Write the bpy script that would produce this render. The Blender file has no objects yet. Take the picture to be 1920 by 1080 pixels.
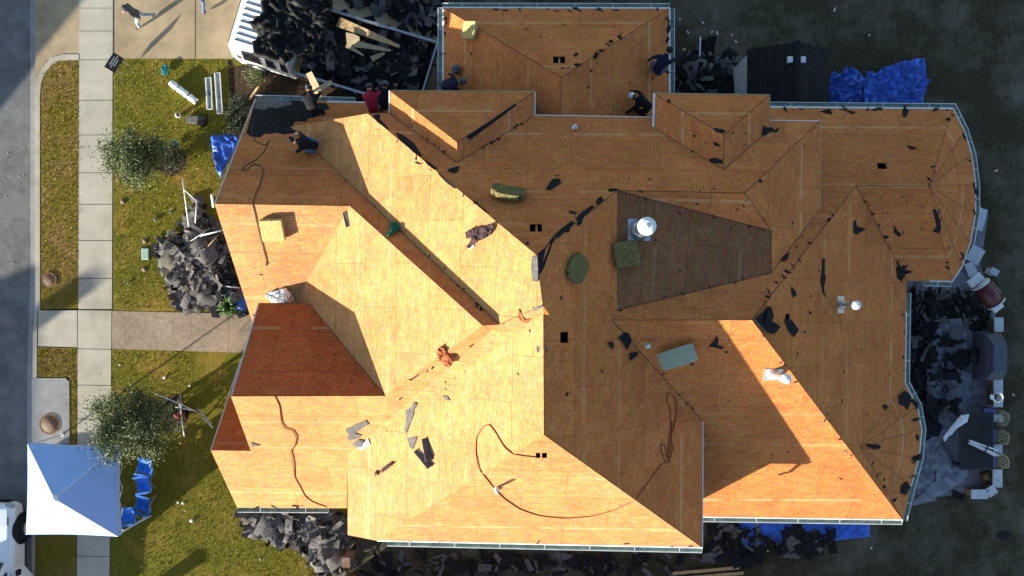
import bpy, bmesh, math, random
from mathutils import Vector, Matrix, noise
from mathutils.bvhtree import BVHTree
random.seed(7)
R = math.radians
SC = bpy.context.scene
COL = SC.collection
# ---------------------------------------------------------------- camera, sky, sun, exposure
H, F = 30.8, 1600.0                       # flying height in metres, focal length in 1920-px units
cd = bpy.data.cameras.new('camera'); cam = bpy.data.objects.new('camera', cd); COL.objects.link(cam)
cam.location = (0, 0, H); cam.rotation_euler = (0, 0, 0)
cd.sensor_width = 36; cd.lens = 36 * F / 1920; cd.clip_end = 2000
SC.camera = cam
SUN_EL, SUN_DIR = 11.6, Vector((0.82, 0.572, 0)).normalized()   # direction the light travels, on plan
w = bpy.data.worlds.new('World'); SC.world = w; w.use_nodes = True
nt = w.node_tree; nt.nodes.clear()
sky = nt.nodes.new('ShaderNodeTexSky'); sky.sky_type = 'NISHITA'; sky.sun_disc = False
sky.sun_elevation = R(SUN_EL); sky.sun_rotation = math.atan2(-SUN_DIR.x, -SUN_DIR.y)
sky.air_density = 1.0; sky.dust_density = 0.6; sky.ozone_density = 1.6
bg = nt.nodes.new('ShaderNodeBackground'); bg.inputs['Strength'].default_value = 0.1
wo = nt.nodes.new('ShaderNodeOutputWorld')
nt.links.new(sky.outputs[0], bg.inputs[0]); nt.links.new(bg.outputs[0], wo.inputs[0])
sd = bpy.data.lights.new('sun', 'SUN'); sd.energy = 5.0; sd.angle = R(0.5); sd.color = (1.0, 0.955, 0.80)
sun = bpy.data.objects.new('sun', sd); COL.objects.link(sun)
L = Vector((SUN_DIR.x * math.cos(R(SUN_EL)), SUN_DIR.y * math.cos(R(SUN_EL)), -math.sin(R(SUN_EL))))
sun.rotation_euler = L.to_track_quat('-Z', 'Y').to_euler(); sun.location = (-40, -30, 20)
SC.view_settings.view_transform = 'Standard'; SC.view_settings.look = 'None'
SC.view_settings.exposure = 1.58; SC.view_settings.gamma = 1
SC.render.engine = 'CYCLES'

def at(px, py, z=0.0):
    k = (H - z) / F
    return Vector(((px - 960) * k, -(py - 540) * k, z))

# ---------------------------------------------------------------- materials
MT = {}
def N(nt, t, **kw):
    n = nt.nodes.new(t)
    for k, v in kw.items():
        if k in n.inputs: n.inputs[k].default_value = v
        else: setattr(n, k, v)
    return n
def base(name, rough=.8, spec=.3, metal=0):
    m = bpy.data.materials.new(name); m.use_nodes = True; nt = m.node_tree
    b = nt.nodes['Principled BSDF']; b.inputs['Roughness'].default_value = rough
    b.inputs['Specular IOR Level'].default_value = spec; b.inputs['Metallic'].default_value = metal
    MT[name] = m
    return m, nt, b
def ramp(nt, fac, stops, interp='LINEAR'):
    r = nt.nodes.new('ShaderNodeValToRGB'); r.color_ramp.interpolation = interp
    e = r.color_ramp.elements
    while len(e) < len(stops): e.new(.5)
    for i, (p, c) in enumerate(stops):
        e[i].position = p; e[i].color = (*c, 1) if len(c) == 3 else c
    nt.links.new(fac, r.inputs[0]); return r.outputs[0]
def mix(nt, fac, a, b, mode='MIX'):
    m = nt.nodes.new('ShaderNodeMix'); m.data_type = 'RGBA'; m.blend_type = mode; m.clamp_result = True
    for i, v in ((0, fac), (6, a), (7, b)):
        if isinstance(v, (int, float)): m.inputs[i].default_value = v
        elif isinstance(v, tuple): m.inputs[i].default_value = (*v, 1) if len(v) == 3 else v
        else: nt.links.new(v, m.inputs[i])
    return m.outputs[2]
def coords(nt, kind='Object', scale=(1, 1, 1), rot=0.0):
    t = nt.nodes.new('ShaderNodeTexCoord'); mp = nt.nodes.new('ShaderNodeMapping')
    mp.inputs['Scale'].default_value = scale; mp.inputs['Rotation'].default_value = (0, 0, rot)
    nt.links.new(t.outputs[kind], mp.inputs[0]); return mp.outputs[0]
def noi(nt, vec, scale, detail=4, rough=.55, dist=0):
    n = N(nt, 'ShaderNodeTexNoise'); n.inputs['Scale'].default_value = scale
    n.inputs['Detail'].default_value = detail; n.inputs['Roughness'].default_value = rough
    n.inputs['Distortion'].default_value = dist
    nt.links.new(vec, n.inputs['Vector']); return n.outputs['Fac']
def bump(nt, b, h, strength=.5, dist=.05):
    n = nt.nodes.new('ShaderNodeBump'); n.inputs['Strength'].default_value = strength
    n.inputs['Distance'].default_value = dist
    nt.links.new(h, n.inputs['Height']); nt.links.new(n.outputs[0], b.inputs['Normal'])
def flat(name, col, rough=.7, spec=.3, metal=0, var=.18, scale=6, bmp=.2, bd=.02, detail=5):
    m, nt, b = base(name, rough, spec, metal)
    v = coords(nt); f = noi(nt, v, scale, detail)
    d = tuple(c * (1 - var) for c in col); l = tuple(min(1, c * (1 + var)) for c in col)
    c = ramp(nt, f, [(.3, d), (.7, l)])
    if name[:4] in ('conc', 'asph', 'pebb', 'ligh', 'blue'): c = mix(nt, .55, c, ramp(nt, noi(nt, v, .55, 9, .7), [(.36, (.62, .60, .58)), (.56, (1, 1, 1))]), 'MULTIPLY')
    nt.links.new(c, b.inputs['Base Color'])
    if bmp: bump(nt, b, noi(nt, v, scale * 5, 3), bmp, bd)
    return m
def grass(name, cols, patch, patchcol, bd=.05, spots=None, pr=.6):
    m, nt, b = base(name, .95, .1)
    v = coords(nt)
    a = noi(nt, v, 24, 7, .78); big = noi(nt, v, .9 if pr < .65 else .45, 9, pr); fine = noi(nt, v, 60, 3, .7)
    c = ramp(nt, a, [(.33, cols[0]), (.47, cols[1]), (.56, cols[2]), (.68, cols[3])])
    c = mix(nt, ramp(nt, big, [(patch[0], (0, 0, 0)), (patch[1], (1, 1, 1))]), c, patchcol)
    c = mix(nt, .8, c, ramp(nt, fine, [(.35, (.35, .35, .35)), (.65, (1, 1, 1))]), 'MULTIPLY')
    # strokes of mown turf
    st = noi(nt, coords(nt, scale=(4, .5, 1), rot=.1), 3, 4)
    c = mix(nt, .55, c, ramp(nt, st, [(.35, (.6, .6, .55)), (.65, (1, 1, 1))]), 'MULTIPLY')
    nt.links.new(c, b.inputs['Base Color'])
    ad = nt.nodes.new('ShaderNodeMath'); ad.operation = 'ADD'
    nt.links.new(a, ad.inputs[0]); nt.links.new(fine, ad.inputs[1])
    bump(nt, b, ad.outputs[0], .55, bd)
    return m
def osb(name, tint=(1, 1, 1), dark=1.0):
    m, nt, b = base(name, .75, .25)
    t = nt.nodes.new('ShaderNodeTexCoord')
    def mp(sc, rot=0):
        q = nt.nodes.new('ShaderNodeMapping'); q.inputs['Scale'].default_value = sc; q.inputs['Rotation'].default_value = (0, 0, rot)
        nt.links.new(t.outputs['UV'], q.inputs[0]); return q.outputs[0]
    # wood strands: two elongated noises at crossing angles and a cellular one
    s1 = noi(nt, mp((9, 18, 1), .3), 1.6, 4, .65, .9); s2 = noi(nt, mp((11, 22, 1), -.6), 1.5, 3, .65, .6)
    vo = N(nt, 'ShaderNodeTexVoronoi'); vo.inputs['Scale'].default_value = 1.0
    nt.links.new(mp((6, 20, 1), .08), vo.inputs['Vector'])
    big = noi(nt, mp((1, 1, 1)), .7, 4); cloud = noi(nt, mp((1, 1.6, 1), .5), 2.4, 5, .65)
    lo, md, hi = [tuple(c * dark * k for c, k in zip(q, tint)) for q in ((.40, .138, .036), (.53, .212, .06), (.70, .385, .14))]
    c = ramp(nt, s1, [(.3, lo), (.5, md), (.72, hi)])
    c2 = ramp(nt, s2, [(.3, lo), (.52, md), (.7, hi)])
    c = mix(nt, .5, c, c2); fl = noi(nt, mp((9, 24, 1), -.5), 1.5, 1, .4); c = mix(nt, ramp(nt, fl, [(.60, (0, 0, 0)), (.70, (.5, .5, .5))]), c, (.76 * dark, .52 * dark, .25 * dark)); fd = noi(nt, mp((8, 20, 1), .7), 1.5, 1, .4); c = mix(nt, ramp(nt, fd, [(.62, (0, 0, 0)), (.72, (.45, .45, .45))]), c, lo)
    c = mix(nt, .22, c, vo.outputs['Color'], 'SOFT_LIGHT')
    c = mix(nt, .6, c, ramp(nt, cloud, [(.32, (.74, .62, .54)), (.62, (1, 1, 1))]), 'MULTIPLY')
    c = mix(nt, .5, c, ramp(nt, big, [(.35, (.7, .62, .56)), (.62, (1, 1, 1))]), 'MULTIPLY')
    br = N(nt, 'ShaderNodeTexBrick', offset=.5)
    br.inputs['Scale'].default_value = 1; br.inputs['Brick Width'].default_value = 2.44; br.inputs['Row Height'].default_value = 1.22
    br.inputs['Mortar Size'].default_value = .009; br.inputs['Mortar Smooth'].default_value = .2
    br.inputs['Color1'].default_value = (.80, .77, .75, 1); br.inputs['Color2'].default_value = (1, 1, 1, 1); br.inputs['Mortar'].default_value = (.3, .2, .15, 1)
    nt.links.new(mp((1, 1, 1)), br.inputs['Vector'])
    c = mix(nt, .62, c, br.outputs['Color'], 'MULTIPLY')
    # pale stripes left by old nailing and glue, parallel to the eave
    sx = nt.nodes.new('ShaderNodeSeparateXYZ'); nt.links.new(t.outputs['UV'], sx.inputs[0])
    brk = noi(nt, mp((.9, .05, 1)), 1.0, 3); rag = noi(nt, mp((30, 30, 1)), 1, 2)
    for v0, wd, amt in ((.92, .05, .55), (3.35, .04, .35), (4.6, .05, .25)):
        s = N(nt, 'ShaderNodeMath', operation='SUBTRACT'); nt.links.new(sx.outputs[1], s.inputs[0]); s.inputs[1].default_value = v0
        a = N(nt, 'ShaderNodeMath', operation='ABSOLUTE'); nt.links.new(s.outputs[0], a.inputs[0])
        g = N(nt, 'ShaderNodeMath', operation='LESS_THAN'); nt.links.new(a.outputs[0], g.inputs[0]); g.inputs[1].default_value = wd
        q = N(nt, 'ShaderNodeMath', operation='MULTIPLY'); nt.links.new(g.outputs[0], q.inputs[0])
        nt.links.new(ramp(nt, brk, [(.42, (0, 0, 0)), (.5, (amt, amt, amt))]), q.inputs[1])
        q2 = N(nt, 'ShaderNodeMath', operation='MULTIPLY'); nt.links.new(q.outputs[0], q2.inputs[0]); nt.links.new(ramp(nt, rag, [(.35, (.2, .2, .2)), (.6, (1, 1, 1))]), q2.inputs[1])
        c = mix(nt, q2.outputs[0], c, (.62 * dark, .42 * dark, .22 * dark))
    # tiny dark nail marks
    sp = noi(nt, mp((1, 1, 1)), 22, 2, .5)
    c = mix(nt, ramp(nt, sp, [(.73, (0, 0, 0)), (.76, (.8, .8, .8))]), c, (.05, .03, .02))
    nt.links.new(c, b.inputs['Base Color'])
    bump(nt, b, s1, .18, .01)
    return m
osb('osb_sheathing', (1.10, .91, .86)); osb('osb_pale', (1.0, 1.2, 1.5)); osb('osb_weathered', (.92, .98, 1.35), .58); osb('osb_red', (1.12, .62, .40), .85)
flat('shingle_dark', (.020, .019, .019), .95, .08, var=.45, scale=9, bmp=.4, bd=.01)
flat('shingle_grey', (.135, .127, .12), .95, .1, var=.3, scale=11, bmp=.4, bd=.01)
flat('shingle_brown', (.125, .108, .09), .95, .1, var=.4, scale=11, bmp=.4, bd=.01)
flat('felt', (.018, .018, .021), .9, .12, var=.4, scale=12, bmp=.5, bd=.01)
flat('felt_grey', (.12, .11, .11), .85, .2, var=.35, scale=12, bmp=.5, bd=.01)
flat('concrete', (.46, .41, .33), .9, .2, var=.09, scale=1.3, bmp=.15, bd=.005, detail=8)
flat('concrete_warm', (.42, .315, .195), .9, .2, var=.10, scale=1.1, bmp=.15, bd=.005, detail=8)
flat('pebble_concrete', (.34, .26, .19), .95, .15, var=.2, scale=7, bmp=.4, bd=.01, detail=9)
flat('concrete_grey', (.31, .30, .29), .9, .2, var=.1, scale=2, bmp=.1, bd=.005, detail=8)
flat('asphalt', (.17, .165, .16), .92, .2, var=.16, scale=2.2, bmp=.35, bd=.01, detail=10)
flat('joint', (.10, .085, .07), .95, .1, var=.3)
flat('mulch', (.075, .045, .03), .95, .1, var=.7, scale=14, bmp=.9, bd=.06)
flat('soil', (.12, .085, .05), .95, .1, var=.5, scale=5, bmp=.6, bd=.04)
flat('white_paint', (.80, .80, .80), .35, .5, var=.04, scale=2, bmp=0)
flat('canopy_fabric', (.34, .52, .9), .7, .2, var=.03, scale=1.5, bmp=.12, bd=.03)
flat('white_fabric', (.84, .84, .86), .7, .2, var=.03, scale=1.5, bmp=.12, bd=.03)
flat('white_metal', (.72, .73, .75), .35, .5, var=.08, scale=4, bmp=0)
flat('gutter_white', (.62, .65, .68), .4, .5, var=.12, scale=3, bmp=0)
flat('gutter_inside', (.27, .33, .29), .6, .4, var=.3, scale=5, bmp=.1)
flat('galvanised', (.55, .57, .60), .3, .6, metal=.7, var=.15, scale=7, bmp=.05)
flat('steel', (.42, .43, .45), .35, .5, metal=.6, var=.2, scale=8, bmp=0)
flat('rust', (.20, .09, .045), .8, .2, var=.5, scale=14, bmp=.3)
flat('iron', (.16, .105, .075), .7, .3, var=.3, scale=30, bmp=.8, bd=.01)
flat('brick_wall', (.24, .15, .11), .9, .2, var=.3, scale=9, bmp=.5, bd=.02)
flat('stucco', (.38, .34, .29), .9, .2, var=.12, scale=3, bmp=.3)
flat('fence_wood', (.17, .09, .05), .85, .2, var=.35, scale=5, bmp=.3)
flat('lumber', (.50, .33, .17), .8, .2, var=.25, scale=7, bmp=.2)
flat('plywood', (.40, .31, .19), .8, .2, var=.2, scale=5, bmp=.2)
flat('blue_tarp', (.035, .13, .62), .42, .5, var=.35, scale=5, bmp=.3, bd=.02)
flat('blue_fabric', (.02, .20, .72), .55, .4, var=.25, scale=8, bmp=.3, bd=.02)
flat('light_tarp', (.20, .215, .26), .55, .4, var=.3, scale=3, bmp=.3, bd=.03)
flat('black_tarp', (.016, .015, .014), .7, .25, var=.4, scale=6, bmp=.5, bd=.02)
flat('foam', (.46, .36, .15), .9, .1, var=.22, scale=24, bmp=.6, bd=.015)
flat('foam_green', (.17, .145, .06), .95, .1, var=.45, scale=22, bmp=.9, bd=.02)
flat('foam_pale', (.34, .38, .27), .9, .1, var=.15, scale=20, bmp=.5, bd=.01)
flat('black', (.008, .008, .009), .6, .3, var=.3, bmp=0)
flat('rubber', (.014, .014, .015), .8, .3, var=.3, scale=20, bmp=.3)
flat('rope_green', (.01, .16, .085), .6, .3, var=.3, scale=30, bmp=0)
flat('hose_teal', (.02, .22, .22), .5, .4, var=.3, scale=30, bmp=0)
flat('cord_orange', (.30, .07, .03), .6, .3, var=.3, scale=30, bmp=0)
flat('cord_dark', (.05, .045, .035), .6, .3, var=.3, scale=30, bmp=0)
flat('skin', (.36, .20, .13), .6, .3, var=.1, scale=20, bmp=0)
flat('hair', (.012, .01, .009), .7, .3, var=.3, scale=60, bmp=.4)
flat('jeans', (.09, .15, .26), .85, .2, var=.25, scale=25, bmp=.3)
flat('jeans_pale', (.28, .36, .44), .85, .2, var=.25, scale=25, bmp=.3)
flat('cloth_black', (.012, .012, .014), .85, .2, var=.3, scale=20, bmp=.4)
flat('cloth_grey', (.085, .08, .078), .9, .2, var=.25, scale=14, bmp=.5)
flat('cloth_navy', (.014, .018, .04), .85, .2, var=.3, scale=16, bmp=.4)
flat('cloth_red', (.33, .012, .03), .8, .2, var=.2, scale=16, bmp=.4)
flat('cloth_plum', (.055, .03, .035), .85, .2, var=.35, scale=14, bmp=.5)
flat('cloth_brown', (.35, .10, .04), .85, .2, var=.4, scale=14, bmp=.5)
flat('cap_white', (.75, .75, .75), .7, .3, var=.05, scale=14, bmp=.2)
flat('cap_grey', (.10, .11, .13), .8, .2, var=.2, scale=14, bmp=.2)
flat('boot', (.10, .06, .03), .8, .2, var=.2, scale=20, bmp=.2)
flat('bark', (.10, .07, .05), .95, .1, var=.35, scale=14, bmp=.8, bd=.03)
flat('sign_dark', (.02, .035, .035), .5, .4, var=.2, bmp=0)
flat('barrel_red', (.10, .022, .026), .4, .5, var=.2, scale=5, bmp=0)
flat('cover_grey', (.085, .09, .12), .6, .4, var=.25, scale=6, bmp=.3, bd=.03)
flat('cushion', (.16, .17, .42), .85, .2, var=.12, scale=8, bmp=.2)
flat('cast_black', (.02, .019, .018), .5, .5, var=.3, scale=20, bmp=0)
flat('cast_cream', (.42, .36, .24), .6, .3, var=.2, scale=20, bmp=0)
flat('paver', (.25, .25, .29), .9, .2, var=.18, scale=3, bmp=.3)
flat('cap_stone', (.52, .54, .60), .9, .2, var=.1, scale=3, bmp=.2)
flat('valve_green', (.30, .42, .33), .7, .3, var=.15, scale=12, bmp=.1)
flat('red_paint', (.35, .02, .02), .5, .4, var=.2, bmp=0)
m, nt_, b_ = base('glass', .08, .8); b_.inputs['Base Color'].default_value = (.015, .02, .025, 1)
m, nt_, b_ = base('lamp_glass', .1, .8); b_.inputs['Base Color'].default_value = (.35, .38, .42, 1)
m, nt_, b_ = base('foil', .28, .8, .9); v_ = coords(nt_); b_.inputs['Base Color'].default_value = (.75, .74, .72, 1); bump(nt_, b_, noi(nt_, v_, 7, 4), .8, .08)
grass('lawn_grass', [(.055, .065, .008), (.165, .165, .018), (.33, .27, .03), (.58, .46, .11)], (.5, .72), (.44, .28, .06))
grass('verge_grass', [(.08, .07, .01), (.22, .17, .018), (.38, .27, .035), (.60, .45, .12)], (.42, .62), (.36, .22, .07))
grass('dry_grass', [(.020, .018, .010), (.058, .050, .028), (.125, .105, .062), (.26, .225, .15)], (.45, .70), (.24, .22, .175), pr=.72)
def leaf(name, a, b2):
    m, nt, b = base(name, .6, .3)
    oi = nt.nodes.new('ShaderNodeNewGeometry')
    nt.links.new(ramp(nt, oi.outputs['Random Per Island'], [(0, a), (.7, b2), (1, tuple(min(1, c * 1.3) for c in b2))]), b.inputs['Base Color'])
leaf('leaf_olive', (.045, .06, .022), (.13, .155, .055)); leaf('leaf_dark', (.012, .02, .01), (.04, .055, .02))
leaf('leaf_palm', (.03, .09, .02), (.10, .2, .05)); leaf('leaf_litter', (.16, .11, .05), (.34, .26, .12))
# brick pattern for walls, paver grid, roof shingle courses
def courses(name, c1, c2, mort, bw, rh, ms, kind='Object'):
    m, nt, b = base(name, .9, .2)
    br = N(nt, 'ShaderNodeTexBrick', offset=.5)
    br.inputs['Scale'].default_value = 1
    for k, v in (('Brick Width', bw), ('Row Height', rh), ('Mortar Size', ms)): br.inputs[k].default_value = v
    for k, v in (('Color1', c1), ('Color2', c2), ('Mortar', mort)): br.inputs[k].default_value = (*v, 1)
    v = coords(nt, kind); nt.links.new(v, br.inputs['Vector'])
    c = mix(nt, .5, br.outputs['Color'], ramp(nt, noi(nt, v, 5, 6), [(.3, (.5, .5, .5)), (.7, (1, 1, 1))]), 'MULTIPLY')
    nt.links.new(c, b.inputs['Base Color']); bump(nt, b, br.outputs['Fac'], -.3, .01)
courses('paver_grid', (.26, .25, .28), (.20, .20, .24), (.12, .12, .14), .3, .3, .008)
courses('shingle_roof', (.028, .027, .032), (.018, .018, .022), (.008, .008, .01), .3, .14, .012, 'UV')

# ---------------------------------------------------------------- mesh helpers
class MB:
    def __init__(s): s.v = []; s.f = []; s.m = []; s.mats = []; s.cur = 0; s.sm = []; s.smooth = False
    def use(s, name):
        if name not in s.mats: s.mats.append(name)
        s.cur = s.mats.index(name); return s
    def face(s, pts):
        i = len(s.v); s.v += [tuple(p) for p in pts]; s.f.append(tuple(range(i, i + len(pts)))); s.m.append(s.cur); s.sm.append(s.smooth)
    def raw(s, vs, fs):
        i = len(s.v); s.v += [tuple(p) for p in vs]
        for f in fs: s.f.append(tuple(i + k for k in f)); s.m.append(s.cur); s.sm.append(s.smooth)
    def box(s, c, size, rz=0, M=None):
        x, y, z = [q / 2 for q in size]
        vs = [Vector((a * x, b * y, d * z)) for a in (-1, 1) for b in (-1, 1) for d in (-1, 1)]
        T = (Matrix.Translation(Vector(c)) @ (M if M else Matrix.Rotation(rz, 4, 'Z')))
        s.raw([T @ p for p in vs], [(0, 1, 3, 2), (4, 6, 7, 5), (0, 4, 5, 1), (2, 3, 7, 6), (0, 2, 6, 4), (1, 5, 7, 3)])
    def prism(s, pts, dz):     # pts counter-clockwise, extruded by dz (vector or height)
        d = Vector((0, 0, dz)) if not isinstance(dz, Vector) else dz
        n = len(pts); top = [Vector(p) + d for p in pts]
        s.raw([Vector(p) for p in pts] + top, [tuple(range(n - 1, -1, -1)), tuple(range(n, 2 * n))] + [(i, (i + 1) % n, n + (i + 1) % n, n + i) for i in range(n)])
    def tube(s, pts, r, n=6, r2=None, caps=True):
        pts = [Vector(p) for p in pts]; k = len(pts); vs = []
        sm = s.smooth; s.smooth = n > 5
        for i, p in enumerate(pts):
            d = (pts[min(i + 1, k - 1)] - pts[max(i - 1, 0)])
            d = d.normalized() if d.length > 1e-9 else Vector((0, 0, 1))
            a = d.orthogonal() if i == 0 else (a - d * a.dot(d))
            a = a.normalized() if a.length > 1e-6 else d.orthogonal().normalized(); b = d.cross(a)
            rr = (r[i] if isinstance(r, (list, tuple)) else (r if r2 is None else r + (r2 - r) * i / (k - 1)))
            vs += [p + (a * math.cos(2 * math.pi * j / n) + b * math.sin(2 * math.pi * j / n)) * rr for j in range(n)]
        fs = [(i * n + j, i * n + (j + 1) % n, (i + 1) * n + (j + 1) % n, (i + 1) * n + j) for i in range(k - 1) for j in range(n)]
        if caps: fs += [tuple(range(n - 1, -1, -1)), tuple(range((k - 1) * n, k * n))]
        s.raw(vs, fs); s.smooth = sm
    def ball(s, c, r, n=10, m=7, M=None):
        sm = s.smooth; s.smooth = True; c = Vector(c); r = r if isinstance(r, (tuple, list)) else (r, r, r); vs = []
        for i in range(m + 1):
            t = math.pi * i / m
            for j in range(n):
                p = Vector((r[0] * math.sin(t) * math.cos(2 * math.pi * j / n), r[1] * math.sin(t) * math.sin(2 * math.pi * j / n), r[2] * math.cos(t)))
                vs.append(c + (M.to_3x3() @ p if M else p))
        s.raw(vs, [(i * n + j, (i + 1) * n + j, (i + 1) * n + (j + 1) % n, i * n + (j + 1) % n) for i in range(m) for j in range(n)]); s.smooth = sm
    def mesh(s, name):
        me = bpy.data.meshes.new(name); me.from_pydata(s.v, [], s.f); me.update()
        for k in s.mats: me.materials.append(MT[k])
        for p, k, q in zip(me.polygons, s.m, s.sm): p.material_index = k; p.use_smooth = q
        return me
    def obj(s, name, parent=None, loc=None):
        o = bpy.data.objects.new(name, s.mesh(name)); COL.objects.link(o)
        if loc is not None: o.location = loc
        if parent: o.parent = parent
        return o
def tag(o, label, cat, group=None):
    o['label'] = label; o['category'] = cat
    if group: o['group'] = group
    return o
def struct(o, kind='structure', label=None):
    o['kind'] = kind
    if label: o['label'] = label
    return o
def thing(name, label, cat, loc=(0, 0, 0), rz=0, group=None):
    o = bpy.data.objects.new(name, None); COL.objects.link(o); o.empty_display_size = .2
    o.location = loc; o.rotation_euler = (0, 0, rz); return tag(o, label, cat, group)
def copytree(o, parent=None):
    c = o.copy(); COL.objects.link(c); c.parent = parent
    for ch in list(o.children): copytree(ch, c)
    return c
def bevel(o, w=.02, seg=2):
    m = o.modifiers.new('bevel', 'BEVEL'); m.width = w; m.segments = seg; m.limit_method = 'ANGLE'; return o
def rnd(a, b): return a + (b - a) * random.random()
RV = {'g1':(830,14,3.200), 'g2':(1256,15,3.212), 'g3':(1052,145,5.830), 'g4':(1052,250,5.830), 'g5':(830,250,3.200), 'g6':(1256,250,3.212), 'j1':(730,170,5.912), 'j2':(1003,172,5.940), 'j3':(857,267,7.376), 'j4':(857,305,7.374), 'j5':(730,212,5.905), 'j6':(1003,216,5.954), 'k1':(1226,175,6.346), 'k2':(1443,178,6.381), 'k3':(1357,253,7.570), 'k4':(1357,318,7.567), 'k5':(1224,238,6.330), 'k6':(1443,243,6.400), 'm1':(690,213,5.999), 'm3':(1225,220,6.033), 'm4':(1443,226,6.132), 'm5':(1537,227,6.082), 'm6':(1397,362,8.132), 'm7':(1157,357,8.133), 'm8':(1006,478,9.705), 'e1':(1537,393,6.040), 'e2':(1446,512,7.396), 'e3':(1446,433,7.413), 'd1':(1157,582,8.105), 'q1':(1147,600,8.262), 'q2':(1318,790,6.094), 'c1':(1317,1027,6.061), 'P':(1020,815,9.586), 'r1':(1018,572,9.700), 'r2':(1019,590,9.562), 'n1':(1440,200,3.477), 'n2':(1787,203,3.523), 'n0':(1440,393,6.020), 'x1':(1410,600,8.282), 'x2':(1605,348,5.431), 'x3':(1700,526,3.552), 'x5':(1697,718,3.587), 'x6':(1613,838,5.174), 'x7':(1693,975,3.601), 'y1':(1742,349,5.453), 'y2':(1785,528,3.533), 's0':(1280,969,3.679), 'c0':(707,1014,6.126), 'w1':(652,1003,5.333), 'w2':(652,852,5.310), 'l2':(543,238,3.895), 'h2':(937,608,9.119), 'h1':(905,610,9.179), 'a1':(656,386,6.259), 'a0':(402,382,6.259), 'f1':(478,187,3.000), 'f2':(780,194,3.078), 'f2b':(780,245,4.026), 'v1':(530,607,4.424), 'sf':(474,607,4.408), 't2':(722,742,7.169), 't1':(433,743,7.188), 't3':(580,569,5.190), 't4':(485,568,5.177), 'u1':(395,844,5.410), 'u2':(470,845,5.412), 'u3':(500,672,2.833), 'u4':(452,672,2.832), 'sw':(445,952,3.188), 'sw2':(650,953,3.181)}
# ---------------------------------------------------------------- ground, road, pavements
def sheet(name, mat, pts, z, thick=.0, kind='structure'):
    b = MB(); b.use(mat); P = [at(x, y, 0) for x, y in pts]; P = [Vector((p.x, p.y, z)) for p in P]
    a = sum(P[i].x * P[(i + 1) % len(P)].y - P[(i + 1) % len(P)].x * P[i].y for i in range(len(P)))
    if a < 0: P.reverse()
    if thick: b.prism([p - Vector((0, 0, thick)) for p in P], thick)
    else: b.face(P)
    return struct(b.obj(name), kind)
g = MB(); g.use('soil'); g.face([(-300, -300, -.17), (300, -300, -.17), (300, 300, -.17), (-300, 300, -.17)])
struct(g.obj('ground'))
sheet('road', 'asphalt', [(-700, -3000), (66, -3000), (66, 175), (66, 580), (60, 600), (58, 4000), (-700, 4000)], -.11)
sheet('gutter_pan', 'concrete_grey', [(54, -900), (67, -900), (67, 620), (61, 700), (61, 2600), (48, 2600), (48, 700), (54, 520)], -.1)
sheet('lawn', 'lawn_grass', [(213, 110), (700, 110), (700, 170), (850, 300), (850, 500), (655, 900), (655, 2600), (205, 2600), (208, 655), (475, 655), (475, 586), (212, 584)], 0, .1)
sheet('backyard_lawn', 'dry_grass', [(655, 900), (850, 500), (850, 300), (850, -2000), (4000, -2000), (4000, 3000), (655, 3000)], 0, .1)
arc = [(75, 580), (75, 180), (77, 158), (84, 138), (97, 122), (114, 113), (148, 112), (147, 578)]
sheet('verge', 'verge_grass', arc, 0, .1)
sheet('verge', 'verge_grass', [(69, 651), (145, 653), (143, 830), (142, 1300), (60, 1300), (60, 832), (131, 831), (130, 708), (68, 708)], 0, .1)
sheet('kerb', 'concrete', [(66, 582), (66, 176), (69, 150), (78, 128), (95, 108), (118, 102), (148, 102), (148, 112), (114, 113), (97, 122), (84, 138), (77, 158), (75, 180), (75, 582)], .012, .14)
sheet('kerb', 'concrete', [(60, 830), (62, 620), (66, 582), (70, 582), (69, 708), (68, 830)], .012, .14)
sheet('kerb', 'concrete', [(58, 2600), (60, 832), (66, 832), (64, 2600)], .014, .14)
sheet('driveway', 'concrete_warm', [(213, -1500), (850, -1500), (850, 190), (640, 190), (480, 120), (430, 111), (213, 111)], -.001, .1)
sheet('driveway_apron', 'concrete_warm', [(66, -1500), (150, -1500), (149, 103), (110, 103), (88, 113), (76, 130), (70, 152), (66, 176)], -.004, .1)
def slabs(name, mat, A, B, C, D, cuts, z=.006, gap=.012):
    """pavement between edge A-B and edge D-C, cut by joints; a real groove between slabs"""
    b = MB(); b.use(mat)
    A, B, C, D = [at(*p) for p in (A, B, C, D)]
    ts = [0] + cuts + [1]
    for t0, t1 in zip(ts, ts[1:]):
        a = A.lerp(B, t0); d = D.lerp(C, t0); bb = A.lerp(B, t1); c = D.lerp(C, t1)
        u = (bb - a).normalized() * gap; zz = z + rnd(-.003, .003)
        P = [Vector((q.x, q.y, zz - .1)) for q in (a + u, bb - u, c - u, d + u)]
        ar = sum(P[i].x * P[(i + 1) % 4].y - P[(i + 1) % 4].x * P[i].y for i in range(4))
        if ar < 0: P.reverse()
        b.prism(P, .1)
    return struct(b.obj(name))
def cutpx(y0, y1, ys): return [(y - y0) / (y1 - y0) for y in ys]
sheet('pavement_bed', 'joint', [(150, -1500), (213, -1500), (213, 580), (205, 2600), (141, 2600), (148, 600)], -.03)
slabs('sidewalk', 'concrete', (151, -620), (147, 580), (210, 580), (213, -620), cutpx(-620, 580, [-560, -495, -430, -366, -302, -238, -174, -111, -48, 15, 58, 112, 188, 253, 324, 383, 451, 522]))
slabs('sidewalk', 'concrete', (146, 581), (140, 2200), (197, 2200), (209, 582), cutpx(580, 2200, [653, 721, 785, 850, 915, 980, 1042, 1106, 1170, 1300, 1500, 1800]))
sheet('pavement_bed', 'joint', [(70, 583), (480, 588), (480, 662), (70, 652)], -.033)
slabs('walkway', 'concrete', (71, 582), (145, 582), (145, 651), (71, 649), [])
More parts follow.
